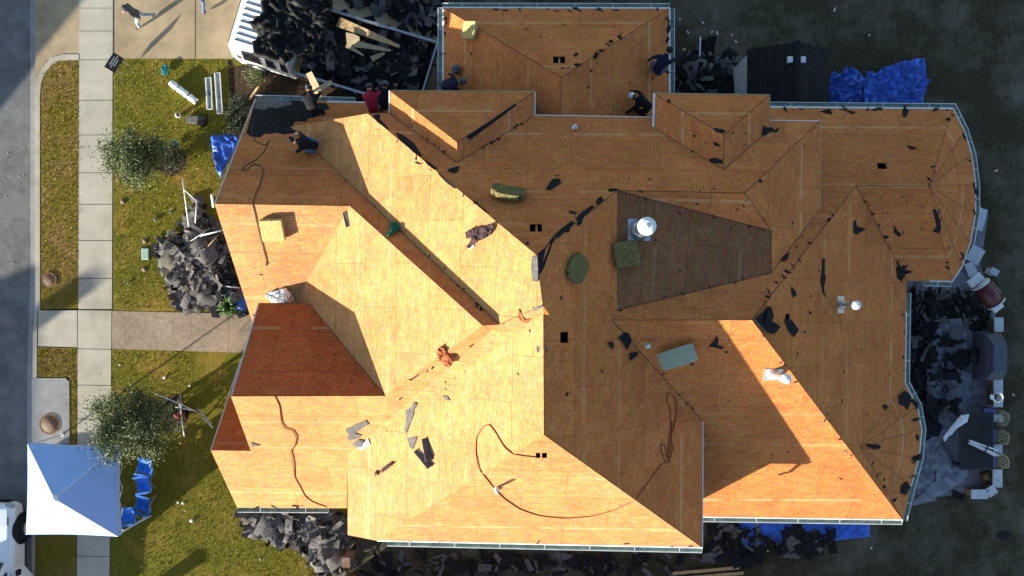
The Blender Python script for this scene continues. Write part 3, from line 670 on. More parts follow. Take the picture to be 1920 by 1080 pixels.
strip(S_, [(700, 216), (712, 214), (713, 224), (730, 242), (722, 240), (706, 228)], 'felt', 'black felt scrap at the top of the long sunlit hip')
strip(S_, [(820, 325), (838, 336), (857, 352), (852, 354), (836, 342)], 'felt', 'narrow black felt scrap halfway down the long sunlit hip')
strip(S_, [(888, 374), (900, 386), (916, 398), (908, 396), (893, 384)], 'felt', 'narrow black felt scrap low on the long sunlit hip')
strip(S_, [(842, 316), (862, 311), (858, 322), (850, 324), (840, 320)], 'felt', 'black felt scrap at the foot of the left dormer valley')
strip(S_, [(1028, 346), (1036, 336), (1048, 334), (1052, 342), (1042, 350), (1032, 356), (1023, 354)], 'felt', 'broad black felt scrap on the open north slope')
strip(S_, [(1066, 394), (1082, 398), (1078, 401), (1068, 399)], 'felt', 'little black felt scrap above the rafter opening')
strip(S_, [(1330, 298), (1340, 296), (1353, 300), (1354, 307), (1340, 306), (1331, 303)], 'felt', 'black felt scrap at the foot of the right dormer ridge')
strip(S_, [(1338, 240), (1358, 243), (1359, 248), (1348, 249), (1340, 246)], 'felt', 'black felt scrap at the right dormer apex')
strip(S_, [(1336, 266), (1346, 270), (1350, 275), (1340, 274)], 'felt', 'black felt scrap beside the right dormer ridge')
strip(S_, [(1428, 252), (1432, 236), (1440, 240), (1446, 238), (1452, 244), (1462, 238), (1456, 248), (1444, 246), (1436, 254)], 'felt', 'black and white shredded scrap at the right dormer eave')
strip(S_, [(1530, 200), (1546, 198), (1556, 204), (1560, 214), (1548, 212), (1538, 208)], 'felt', 'curled black shingle over the upper right gutter')
strip(S_, [(1574, 204), (1588, 200), (1604, 210), (1598, 214), (1588, 208)], 'felt', 'ragged black shingle just right of the gutter pile')
strip(S_, [(1692, 204), (1704, 206), (1698, 220), (1692, 218)], 'felt', 'upright black shingle tab near the right end of the eave')
strip(S_, [(1700, 272), (1718, 277), (1714, 280), (1706, 279)], 'felt', 'bat shaped black scrap in the open of the far right slope')
strip(S_, [(1600, 416), (1604, 412), (1606, 424), (1624, 430), (1616, 434), (1606, 440), (1600, 436)], 'felt', 'bird shaped black scrap above the slim vent pipe')
strip(S_, [(1542, 486), (1546, 484), (1546, 512), (1548, 520), (1544, 540), (1548, 558), (1542, 548), (1538, 526), (1541, 508)], 'felt', 'tall narrow black scrap left of the slim vent pipe')
strip(S_, [(1484, 538), (1490, 544), (1494, 552), (1488, 558), (1484, 550)], 'felt', 'black scrap between the valley and the slim vent pipe')
strip(S_, [(1464, 486), (1480, 472), (1476, 486), (1468, 490)], 'felt', 'black scrap lying in the narrow right hand valley')
strip(S_, [(1470, 598), (1484, 600), (1498, 618), (1488, 632), (1478, 620), (1474, 610)], 'felt', 'black scrap hooked over the square opening')
strip(S_, [(1748, 394), (1754, 392), (1762, 412), (1764, 430), (1760, 438), (1748, 434), (1756, 426), (1752, 408)], 'felt', 'long black scrap at the base of the round roof fan')
strip(S_, [(1676, 422), (1682, 434), (1690, 440), (1684, 444), (1676, 436)], 'felt', 'black scrap in the middle of the triangular right slope')
strip(S_, [(1680, 500), (1686, 500), (1702, 498), (1694, 506), (1712, 510), (1698, 514), (1690, 528), (1682, 522)], 'felt', 'black starburst scrap at the lower right valley mouth')
strip(S_, [(1684, 742), (1696, 732), (1708, 742), (1706, 756), (1702, 768), (1694, 760), (1686, 758)], 'felt', 'large dark grey shingle on the lower bay roof')
strip(S_, [(1654, 760), (1662, 758), (1664, 764), (1658, 768)], 'felt', 'black scrap on the upper valley of the lower bay')
strip(S_, [(1624, 832), (1648, 834), (1652, 840), (1640, 842), (1626, 838)], 'felt', 'shredded black scrap at the lower bay apex')
strip(S_, [(1690, 910), (1700, 902), (1712, 900), (1706, 914), (1698, 928), (1688, 924)], 'felt', 'black shingle across the lower bay gutter')
strip(S_, [(1338, 640), (1344, 628), (1346, 640), (1346, 648), (1358, 652), (1352, 655), (1342, 652), (1328, 650)], 'felt', 'fin shaped black scrap right of the tilted pad')
strip(S_, [(1158, 632), (1164, 630), (1172, 624), (1180, 628), (1184, 640), (1176, 656), (1170, 646), (1164, 638)], 'felt', 'spiky black scrap left of the tilted pad')
strip(S_, [(1180, 662), (1196, 660), (1194, 668), (1182, 676)], 'felt', 'black triangular scrap below the spiky scrap')
strip(S_, [(1140, 640), (1150, 642), (1151, 655), (1144, 650)], 'felt', 'small pointed black scrap left of the spiky scrap')
# curled shingle stack by the apex of the sunlit triangle
strip(S_, [(1414, 598), (1436, 582), (1446, 578), (1444, 600), (1462, 612), (1456, 620), (1448, 626), (1436, 622), (1424, 612)], 'felt', 'big curled black shingle bundle at the apex of the sunlit triangle', lift=.10)
strip(S_, [(1436, 578), (1442, 574), (1448, 592), (1442, 606), (1430, 604)], 'felt', 'black felt flap above the curled bundle', lift=.16)
for q, m_, l_ in (([(648, 806), (668, 796), (686, 788), (692, 796), (676, 804), (670, 810), (654, 816)], 'felt_grey', 'grey shingle cross on the sunny front slope, upper piece'),
 ([(660, 832), (672, 824), (682, 826), (680, 838), (668, 840)], 'felt_grey', 'grey shingle square on the sunny front slope'),
 ([(650, 820), (664, 812), (678, 816), (672, 822), (656, 826)], 'felt_grey', 'grey shingle strip between two others on the sunny front slope'),
 ([(672, 840), (690, 823), (694, 834), (678, 844)], 'gutter_white', 'bright pale shingle at the sunlit valley'),
 ([(760, 770), (770, 764), (774, 756), (782, 756), (776, 768), (775, 778), (762, 812), (758, 806), (762, 788)], 'felt_grey', 'long pointed grey shingle on the pale west slope'),
 ([(764, 822), (782, 818), (780, 826), (774, 842), (768, 838)], 'felt_grey', 'dart shaped grey shingle on the pale west slope'),
 ([(1006, 650), (1024, 648), (1026, 661), (1006, 661)], 'felt_grey', 'grey tab crossing the main ridge'),
 ([(471, 830), (488, 835), (474, 838)], 'felt_grey', 'small grey tab next to the little red brown triangle'),
 ([(768, 712), (788, 700), (780, 708), (770, 715)], 'cloth_plum', 'thin dark splinter near the middle sunlit valley'),
 ([(830, 742), (838, 743), (844, 751), (834, 750)], 'felt_grey', 'little grey tab alone on the pale west slope'),
 ([(972, 580), (976, 586), (984, 600), (994, 598), (988, 606), (980, 604), (972, 596)], 'cloth_brown', 'brown curled scrap near the ridge junction'),
 ([(1000, 578), (1016, 572), (1018, 576), (1002, 584)], 'felt_grey', 'grey brown sliver at the ridge junction')):
    strip(S_, q, m_, l_)
# upright split shingles casting thin shadows
def fin(px, py, px2, py2, h, label, mat='felt_grey'):
    a, n = hit(px, py); c, _ = hit(px2, py2); b = MB(); b.use(mat); t = (c - a).normalized(); s = t.cross(n)
    b.prism([a - s * .02, c - s * .02, c + s * .05, a + s * .05] if True else [], n * .02)
    b.raw([a, c, c + n * h + s * .1, a + n * h * .6 + s * .1, a + s * .02, c + s * .02, c + n * h + s * .12, a + n * h * .6 + s * .12], [(0, 1, 2, 3), (7, 6, 5, 4), (2, 1, 5, 6), (0, 3, 7, 4), (3, 2, 6, 7)])
    return tag(b.obj('felt_scrap'), label, 'felt scrap')
fin(783, 841, 812, 872, .16, 'left of two split shingles standing on the pale west slope', 'felt_grey'); fin(801, 820, 812, 862, .2, 'right of two split shingles standing on the pale west slope', 'felt_grey')
fin(716, 880, 736, 865, .12, 'small upright brown shingle sliver near the front valley', 'cloth_plum'); fin(703, 889, 707, 882, .1, 'tiny upright dark chip near the front valley', 'cloth_plum')
fin(648, 396, 655, 424, .05, 'narrow grey splinter near the front ridge end', 'felt_grey')
# many small scraps along hips, valleys and over the shaded slopes
def along(pts, n, s0, s1, jit=4):
    for _ in range(n):
        i = random.randrange(len(pts) - 1); t = random.random(); a, c = pts[i], pts[i + 1]
        scrap(a[0] + (c[0] - a[0]) * t + rnd(-jit, jit), a[1] + (c[1] - a[1]) * t + rnd(-jit, jit), rnd(s0, s1), aspect=rnd(.4, .9))
along([(1158, 362), (1440, 432)], 5, 4, 9); along([(1160, 578), (1440, 514)], 9, 3, 8); along([(1420, 615), (1610, 880)], 11, 4, 9, 5)
along([(1608, 356), (1690, 500)], 8, 5, 12); along([(1412, 590), (1600, 355)], 13, 5, 11); along([(1160, 610), (1310, 780)], 8, 4, 10)
along([(1692, 560), (1694, 700)], 5, 4, 9, 3); along([(700, 235), (850, 350), (1000, 470)], 9, 5, 12, 5); along([(690, 372), (800, 475), (930, 604)], 11, 4, 9, 4)
along([(735, 215), (855, 300)], 7, 4, 8, 4); along([(862, 300), (1000, 222)], 10, 4, 9, 3); along([(1060, 140), (1180, 60)], 6, 5, 14, 5)
along([(1745, 355), (1765, 420), (1785, 520)], 5, 5, 10); along([(1742, 345), (1785, 210)], 6, 5, 12); along([(1620, 840), (1690, 960)], 7, 4, 10); along([(725, 742), (1010, 570)], 8, 3, 7); along([(660, 845), (1010, 600)], 11, 3, 6, 6)
for x0, y0, x1, y1, n_ in ((1430, 380, 1680, 900, 34), (1240, 190, 1520, 420, 26), (1550, 210, 1740, 340, 12), (880, 230, 1220, 470, 9), (1170, 380, 1430, 560, 12), (1040, 480, 1150, 900, 8), (1180, 610, 1400, 840, 8), (1620, 360, 1780, 510, 9), (840, 30, 1240, 200, 13), (460, 400, 1000, 930, 14)):
    for _ in range(n_): scrap(rnd(x0, x1), rnd(y0, y1), rnd(3, 7.5), aspect=rnd(.35, .9))
along([(834, 30), (834, 150)], 4, 6, 12, 3); along([(850, 18), (1240, 18)], 12, 6, 16, 3); along([(1252, 30), (1252, 200)], 6, 6, 14, 3); along([(1460, 204), (1780, 204)], 12, 6, 18, 3); along([(720, 1016), (1300, 1022)], 9, 5, 12, 3); along([(1330, 972), (1680, 974)], 8, 4, 8, 2); along([(1800, 230), (1826, 330), (1824, 420), (1800, 500)], 9, 6, 16, 4); along([(1704, 735), (1724, 800), (1718, 870), (1696, 940)], 9, 6, 18, 4); along([(460, 950), (640, 952)], 6, 5, 12, 3)
for px, py, s in ((1080, 103, 11), (1055, 128, 7), (1066, 128, 6), (1083, 122, 14), (1128, 95, 12), (1181, 155, 5), (1362, 660, 7), (1519, 587, 9), (1302, 255, 7), (1425, 340, 9)): scrap(px, py, s, label=None)
# ---------------------------------------------------------------- cords, ropes, hoses
def line_on_roof(name, pts, r, mat, label, cat, lift=.02, sub=6, wob=0.0):
    P = []
    for (a, c) in zip(pts, pts[1:]):
        for k in range(sub):
            t = k / sub; P.append((a[0] + (c[0] - a[0]) * t, a[1] + (c[1] - a[1]) * t))
    P.append(pts[-1]); W = [hit(*q)[0] + Vector((0, 0, lift)) for q in P]
    for _ in range(2):
        W = [W[0]] + [(W[i - 1] + W[i] * 2 + W[i + 1]) / 4 for i in range(1, len(W) - 1)] + [W[-1]]
        for i, q in enumerate(W):
            if wob: pass
    b = MB(); b.use(mat); b.tube(W, r, 6); return tag(b.obj(name), label, cat)
line_on_roof('extension_cord', [(1006, 857), (985, 855), (960, 851), (945, 838), (930, 812), (918, 796), (905, 800), (893, 820), (892, 850), (898, 880), (910, 895), (925, 914), (945, 935), (975, 955), (1010, 967), (1060, 972), (1110, 968), (1150, 957), (1190, 938), (1215, 905), (1238, 872)], .014, 'cord_orange', 'orange cord looping over the sunlit south hip', 'extension cord')
line_on_roof('extension_cord', [(1238, 872), (1246, 868), (1256, 862), (1262, 838), (1258, 820), (1266, 790), (1270, 760), (1262, 740), (1253, 736), (1250, 750), (1257, 765), (1258, 800), (1252, 840), (1256, 868), (1248, 866), (1240, 845), (1240, 830), (1246, 835), (1250, 850), (1252, 862), (1258, 830), (1260, 790)], .013, 'cord_orange', 'coiled dark orange cord on the shaded east slope', 'extension cord')
line_on_roof('extension_cord', [(516, 744), (524, 760), (527, 790), (533, 802), (548, 806), (556, 820), (553, 835), (544, 845), (548, 860), (551, 880), (553, 895), (563, 912), (572, 930), (585, 940), (600, 946), (612, 950)], .016, 'cord_orange', 'wavy brown cord crossing the lower front slope', 'extension cord')
line_on_roof('air_hose', [(492, 218), (475, 222), (472, 240), (474, 255), (482, 268), (498, 272), (508, 262), (502, 270), (496, 284), (480, 300), (462, 310), (452, 318), (462, 320), (475, 308), (488, 310), (495, 320), (488, 345), (480, 362), (474, 383), (478, 400), (487, 440), (497, 478), (500, 490), (498, 500), (502, 493)], .013, 'cord_dark', 'dark thin hose winding over the red brown front gable', 'hose')
def tangle(name, px, py, rx, ry, turns, r, mat, label, cat, lift=.05, seed=1, onroof=True, hz=.1):
    random.seed(seed); p, n = hit(px, py) if onroof else (at(px, py, .03), Vector((0, 0, 1))); k = (H - p.z) / F; B = basis(n, rnd(0, 1)); W = []
    for i in range(turns * 14):
        a = i / 14 * 2 * math.pi; rr = .45 + .55 * noise.noise(Vector((i * .13, seed, 0))) + rnd(-.04, .04); cx, cy = noise.noise(Vector((i * .05, 4, seed))) * .6, noise.noise(Vector((i * .05, 9, seed))) * .6
        W.append(p + B.to_3x3() @ Vector(((math.cos(a) * rr + cx) * rx * k, (math.sin(a * 1.03) * rr + cy) * ry * k, lift + hz * abs(noise.noise(Vector((i * .3, 2, seed)))))))
    b = MB(); b.use(mat); b.tube(W, r, 5); return tag(b.obj(name), label, cat)
tangle('rope', 742, 428, 16, 18, 20, .012, 'rope_green', 'tangled green rope heap in the dark valley', 'rope', seed=4)
tangle('rope', 735, 438, 18, 8, 8, .012, 'rope_green', 'loose green rope coils at the foot of the green rope heap', 'rope', seed=6)
tangle('garden_hose', 311, 131, 11, 16, 8, .014, 'hose_teal', 'teal garden hose coil beside the white roll on the lawn', 'hose', seed=3, onroof=False)
tangle('garden_hose', 330, 270, 7, 14, 4, .012, 'hose_teal', 'thin teal hose end beside the dark round shrub', 'hose', seed=8, onroof=False)
# clothes left on the roof
def garment(px_poly, mat, label, amp=.12, seed=1, cat='jacket', name='jacket'):
    P = [hit(*q)[0] + Vector((0, 0, .03)) for q in px_poly]
    return tag(cloth_obj(name, P, mat, 0, amp, .045, 6, seed, world=True), label, cat)
garment([(872, 436), (884, 430), (902, 427), (924, 421), (926, 430), (919, 441), (908, 448), (896, 452), (886, 460), (880, 466), (874, 464), (882, 452), (884, 446), (874, 448)], 'cloth_plum', 'dark plum jacket spread on the bright west slope', .12, 2)
strip('garment_lining', [(878, 460), (888, 457), (889, 464), (878, 467)], 'white_fabric', 'white cuff lying by the plum jacket', 'cuff')
garment([(818, 656), (828, 648), (834, 654), (840, 666), (850, 676), (846, 686), (836, 688), (824, 678), (820, 668)], 'cloth_brown', 'rust brown rumpled rag at the upper end of the front valley', .16, 5, 'rag', 'rag')
# ---------------------------------------------------------------- people
def hand_mesh(wrist, d, palm_n, side, closed=.5):
    """palm and five fingers; d = pointing direction, side = +1 / -1 for the thumb side"""
    b = MB(); b.use('skin'); d = d.normalized(); n = (palm_n - d * palm_n.dot(d)).normalized(); s = d.cross(n) * side
    M = Matrix((s, d, n)).transposed().to_4x4()
    b.ball(wrist + d * .045, (.042, .052, .017), 8, 6, M)
    for k, (off, ln, r) in enumerate(((.030, .072, .009), (.010, .080, .0095), (-.010, .074, .009), (-.029, .058, .008))):
        p = wrist + d * .085 + s * off; q = [p]; a = 0.25 * closed
        for j, fr in enumerate((.45, .32, .23)):
            a += closed * (.35 + .25 * j); dd = d * math.cos(a) - n * math.sin(a); p = p + dd * ln * fr; q.append(p)
        b.tube(q, [r, r * .95, r * .9, r * .7], 6)
    p = wrist + d * .025 + s * .036; q = [p, p + (d * .5 + s * .8).normalized() * .032, p + (d * .5 + s * .8).normalized() * .032 + (d * .9 + s * .25 - n * .3).normalized() * .03]
    b.tube(q, [.012, .011, .008], 6); return b
def person(label, loc, rz, J, shirt, trousers, headgear='cap', cap='cap_grey', sleeves=True, skin='skin', hold=None):
    root = thing('person', label, 'person', loc, rz)
    D = {k: Vector(v) for k, v in J.items()}
    D['headt'] = D['head'] + (D['head'] - D['neck']).normalized() * .10
    for s in 'LR':
        D['heel' + s] = D['an' + s] + (D['an' + s] - D['to' + s]).normalized() * .05 - Vector((0, 0, .03))
    E_ = [('pel', 'spi', 0), ('spi', 'che', 0), ('che', 'neck', 0), ('neck', 'head', 2), ('head', 'headt', 2)]
    for s in 'LR': E_ += [('che', 'sh' + s, 0), ('sh' + s, 'el' + s, 0), ('el' + s, 'wr' + s, 0 if sleeves else 2), ('pel', 'hip' + s, 1), ('hip' + s, 'kn' + s, 1), ('kn' + s, 'an' + s, 1), ('an' + s, 'to' + s, 3), ('an' + s, 'heel' + s, 3)]
    rad = dict(pel=.135, spi=.125, che=.145, neck=.058, head=.092, headt=.075, sh=.078, el=.050, wr=.034, hip=.10, kn=.066, an=.048, to=.040, heel=.04)
    names = []
    for a, c, m_ in E_:
        for k in (a, c):
            if k not in names: names.append(k)
    me = bpy.data.meshes.new('body'); me.from_pydata([D[k] for k in names], [(names.index(a), names.index(c)) for a, c, _ in E_], []); me.update()
    o = bpy.data.objects.new('body', me); COL.objects.link(o)
    md = o.modifiers.new('skin', 'SKIN'); md.use_smooth_shade = True
    for i, k in enumerate(names):
        r = rad[k if k in rad else k.rstrip('LR')]; sv = me.skin_vertices[0].data[i]; sv.radius = (r, r * (.78 if k in ('che', 'spi', 'pel') else 1)); sv.use_root = (k == 'pel')
    o.modifiers.new('sub', 'SUBSURF').levels = 1; o.modifiers['sub'].render_levels = 1
    dg = bpy.context.evaluated_depsgraph_get(); dg.update(); me2 = bpy.data.meshes.new_from_object(o.evaluated_get(dg)); o.modifiers.clear(); o.data = me2
    me2.materials.clear()
    for m_ in (shirt, trousers, skin, 'boot'): me2.materials.append(MT[m_])
    for f in me2.polygons:
        c = f.center; best = None
        for a, b2, m_ in E_:
            A, B_ = D[a], D[b2]; t = max(0, min(1, (c - A).dot(B_ - A) / max(1e-6, (B_ - A).length_squared))); d2 = (c - A.lerp(B_, t)).length - (.03 if m_ == 0 else 0)
            if best is None or d2 < best[0]: best = (d2, m_)
        f.material_index = best[1]; f.use_smooth = True
    o.parent = root
    hd = (D['head'] - D['neck']).normalized(); fw = Vector((0, 1, 0)); fw = (fw - hd * fw.dot(hd)).normalized(); sd_ = fw.cross(hd)
    if 'look' in J: fw = (D['look'] - hd * D['look'].dot(hd)).normalized(); sd_ = fw.cross(hd)
    Mh = Matrix((sd_, fw, hd)).transposed().to_4x4(); hc = D['head'] + hd * .045
    fb = MB(); fb.use(skin); fb.tube([hc + fw * .085 + hd * .015, hc + fw * .112 - hd * .02, hc + fw * .09 - hd * .028], [.008, .014, .010], 6)
    for sg in (-1, 1): fb.ball(hc + sd_ * .092 * sg - hd * .01, (.012, .02, .03), 6, 5, Mh)
    fb.use('cloth_brown'); fb.ball(hc + fw * .088 - hd * .055, (.024, .006, .006), 6, 5, Mh)
    fb.use('cap_white')
    for sg in (-1, 1): fb.ball(hc + fw * .086 + sd_ * .032 * sg + hd * .012, .011, 6, 5)
    fb.use('hair')
    for sg in (-1, 1): fb.ball(hc + fw * .095 + sd_ * .032 * sg + hd * .012, .006, 6, 5)
    fb.obj('face', root)
    cb = MB(); cb.use('hair'); cb.ball(hc - fw * .014 + hd * .018, (.099, .108, .10), 14, 9, Mh); cb.obj('hair', root)
    if headgear == 'cap':
        cb = MB(); cb.use(cap); cb.ball(hc + hd * .035 - fw * .004, (.108, .118, .098), 14, 9, Mh)
        cb.raw([hc + hd * .05 + fw * .09 + sd_ * .075, hc + hd * .04 + fw * .17 + sd_ * .05, hc + hd * .04 + fw * .17 - sd_ * .05, hc + hd * .05 + fw * .09 - sd_ * .075, hc + hd * .065 + fw * .09 + sd_ * .075, hc + hd * .052 + fw * .17 + sd_ * .05, hc + hd * .052 + fw * .17 - sd_ * .05, hc + hd * .065 + fw * .09 - sd_ * .075], [(3, 2, 1, 0), (4, 5, 6, 7), (0, 1, 5, 4), (1, 2, 6, 5), (2, 3, 7, 6)])
        cb.obj('cap', root)
    elif headgear == 'hood':
        cb = MB(); cb.use(shirt); cb.ball(hc - fw * .03, (.118, .118, .13), 12, 8, Mh); cb.obj('hood', root)
    for s, sg in (('L', -1), ('R', 1)):
        d = (D['wr' + s] - D['el' + s]).normalized(); pn = Vector((0, 0, 1)) if abs(d.z) < .8 else Vector((sg, .2, 0))
        hand_mesh(D['wr' + s], d, pn, -sg if s == 'L' else -sg, .7).obj('hand', root)
    return root
WALK = dict(pel=(0, 0, .96), spi=(0, .03, 1.14), che=(0, .07, 1.34), neck=(0, .10, 1.49), head=(0, .13, 1.60),
 shL=(-.19, .07, 1.40), elL=(-.25, -.10, 1.14), wrL=(-.24, .02, .92), shR=(.19, .07, 1.40), elR=(.25, .12, 1.14), wrR=(.22, .34, 1.03),
 hipL=(-.10, 0, .90), knL=(-.10, .25, .52), anL=(-.10, .33, .10), toL=(-.11, .52, .06), hipR=(.10, 0, .90), knR=(.10, -.02, .49), anR=(.10, -.36, .16), toR=(.10, -.22, .05))
KNEEL = dict(pel=(0, -.18, .42), spi=(0, -.04, .56), che=(0, .16, .68), neck=(0, .32, .76), head=(0, .43, .80),
 shL=(-.19, .20, .68), elL=(-.27, .36, .42), wrL=(-.20, .58, .22), shR=(.19, .20, .68), elR=(.30, .40, .46), wrR=(.22, .64, .24),
 hipL=(-.11, -.16, .38), knL=(-.18, .22, .12), anL=(-.16, -.20, .07), toL=(-.16, -.36, .05), hipR=(.11, -.16, .38), knR=(.20, .16, .40), anR=(.18, .10, .08), toR=(.18, .27, .05), look=(0, .5, -.6))
BEND = dict(pel=(0, -.14, .84), spi=(0, .04, .95), che=(0, .26, 1.0), neck=(0, .43, .98), head=(0, .54, .95),
 shL=(-.19, .30, .96), elL=(-.26, .40, .70), wrL=(-.18, .52, .46), shR=(.19, .30, .96), elR=(.28, .42, .72), wrR=(.20, .56, .50),
 hipL=(-.11, -.12, .80), knL=(-.14, .04, .46), anL=(-.15, -.12, .09), toL=(-.16, .08, .04), hipR=(.11, -.12, .80), knR=(.15, .06, .46), anR=(.16, -.06, .09), toR=(.17, .13, .04), look=(0, .3, -.9))
REACH = dict(KNEEL, elR=(.36, .50, .62), wrR=(.40, .78, .55), elL=(-.34, .16, .40), wrL=(-.42, .02, .2))
SITK = dict(KNEEL, che=(.05, .18, .66), elL=(-.36, .32, .50), wrL=(-.52, .46, .34))
def roofer(px, py, hd, J, *a, dz=-.02, **k):
    p, n = hit(px, py); return person(a[0], p + Vector((0, 0, dz)), R(hd), J, *a[1:], **k)
person('man in grey hoodie and pale jeans striding across the driveway', at(278, 41, 0), R(112), WALK, 'cloth_grey', 'jeans_pale', 'hood')
person('man in dark clothes cut off by the top of the driveway', at(386, 9, 0), R(-20), WALK, 'cloth_grey', 'jeans', 'cap', 'cap_grey')
roofer(598, 212, 10, BEND, 'black clad roofer bending at the front eave under the raised boards', 'cloth_black', 'cloth_black', 'cap', 'cap_grey')
roofer(706, 208, 10, BEND, 'roofer in a red shirt and grey cap bending beside the left dormer', 'cloth_red', 'cloth_grey', 'cap', 'cap_grey', dz=-.15)
roofer(722, 196, -15, KNEEL, 'roofer in a dark cap tucked behind the red shirted one', 'cloth_navy', 'cloth_black', 'cap', 'cap_grey')
roofer(588, 276, 80, KNEEL, 'roofer in blue jeans and black top crouching in the front valley', 'cloth_black', 'jeans', 'cap', 'cloth_black', sleeves=False)
roofer(842, 166, -85, REACH, 'roofer in blue jeans reaching right at the garage roof left edge', 'cloth_navy', 'jeans', 'cap', 'cap_grey', sleeves=True)
roofer(1232, 132, -30, REACH, 'dark dressed roofer crouching at the garage roof right edge', 'cloth_navy', 'jeans', 'cap', 'cloth_navy')
roofer(1204, 204, 62, SITK, 'roofer in a white cap kneeling left of the right dormer', 'cloth_black', 'cloth_black', 'cap', 'cap_white')
# tools near them
p, n = hit(855, 133); t = thing('tool_bucket', 'small grey bucket in front of the reaching roofer', 'bucket', p); b = MB(); b.use('cap_grey'); b.tube([(0, 0, 0), (0, 0, .26)], [.10, .14], 14); b.obj('bucket_body', t); b = MB(); b.use('steel'); b.tube([(-.13, 0, .25), (-.08, .1, .3), (.08, .1, .3), (.13, 0, .25)], .008, 5); b.obj('handle', t)
# boards raised at the front eave
for (cx, cy, z, a, sx, sy, l) in ((590, 160, 3.9, 62, 1.0, .28, 'long tan plywood offcut pointing up from the bending roofer'), (607, 162, 3.7, 145, .62, .22, 'short tan plywood offcut beside the long one')):
    b = MB(); b.use('plywood'); q = at(cx, cy, z); h1_, h2_ = sx / 2, sy / 2
    P = [Vector((-h1_, -h2_ * .6, 0)), Vector((h1_ * .9, -h2_, 0)), Vector((h1_, h2_ * .1, 0)), Vector((h1_ * .5, h2_, 0)), Vector((-h1_ * .9, h2_ * .9, 0))]
    b.prism(P, .015); o = b.obj('plywood_offcut', None, q); o.rotation_euler = (R(18), R(-12), R(-a)); tag(o, l, 'plywood offcut')
# ---------------------------------------------------------------- heaps of torn shingles
def inpoly(x, y, P):
    c = False; j = len(P) - 1
    for i in range(len(P)):
        if (P[i][1] > y) != (P[j][1] > y) and x < (P[j][0] - P[i][0]) * (y - P[i][1]) / (P[j][1] - P[i][1]) + P[i][0]: c = not c
        j = i
    return c
def rpt(P):
    x0, x1 = min(p[0] for p in P), max(p[0] for p in P); y0, y1 = min(p[1] for p in P), max(p[1] for p in P)
    while True:
        x, y = rnd(x0, x1), rnd(y0, y1)
        if inpoly(x, y, P): return x, y
def edge_d(x, y, P):
    return min(((x - (a[0] + t * (c[0] - a[0]))) ** 2 + (y - (a[1] + t * (c[1] - a[1]))) ** 2) ** .5 for a, c in zip(P, P[1:] + P[:1]) for t in [max(0, min(1, ((x - a[0]) * (c[0] - a[0]) + (y - a[1]) * (c[1] - a[1])) / max(1, (c[0] - a[0]) ** 2 + (c[1] - a[1]) ** 2)))])
def shingle(b, c, size, asp, rz, tx, ty, bend):
    M = Matrix.Translation(c) @ Matrix.Rotation(rz, 4, 'Z') @ Matrix.Rotation(tx, 4, 'X') @ Matrix.Rotation(ty, 4, 'Y')
    nx = 6; L_, W_ = size, size * asp; vs = []; tw = rnd(-.25, .25); sm_ = b.smooth; b.smooth = False
    k0 = rnd(.45, 1); k1 = rnd(.45, 1); cut = [(k0 + (k1 - k0) * i / nx) * rnd(.8, 1.05) for i in range(nx + 1)]; cut2 = [(k1 + (k0 - k1) * i / nx) * rnd(.8, 1.05) for i in range(nx + 1)]
    for s in (0, 1):
        for i in range(nx + 1):
            u = i / nx - .5; z = bend * (u * u * 4 - .4) * size + s * .012
            vs += [M @ Vector((u * L_, -W_ / 2 * cut[i], z - tw * u * W_)), M @ Vector((u * L_ + .04 * size * (i % 2), W_ / 2 * cut2[i], z + tw * u * W_))]
    fs = []; q = 2 * (nx + 1)
    for i in range(nx):
        a = 2 * i; fs += [(a + 1, a + 3, a + 2, a), (q + a, q + a + 2, q + a + 3, q + a + 1), (a, a + 2, q + a + 2, q + a), (a + 3, a + 1, q + a + 1, q + a + 3)]
    fs += [(1, 0, q, q + 1), (q - 2, q - 1, 2 * q - 1, 2 * q - 2)]
    b.raw(vs, fs)
SHG = {}
for key, mats in (('dark', ['shingle_dark', 'felt', 'shingle_dark', 'felt_grey']), ('grey', ['shingle_grey', 'felt_grey', 'shingle_grey', 'shingle_dark'])):
    SHG[key] = []
    for i in range(6):
        random.seed(100 + i); b = MB(); b.use(mats[i % len(mats)]); shingle(b, Vector(), 1, rnd(.3, .6), 0, 0, 0, rnd(-.15, .22)); SHG[key].append(b.mesh('shingle'))
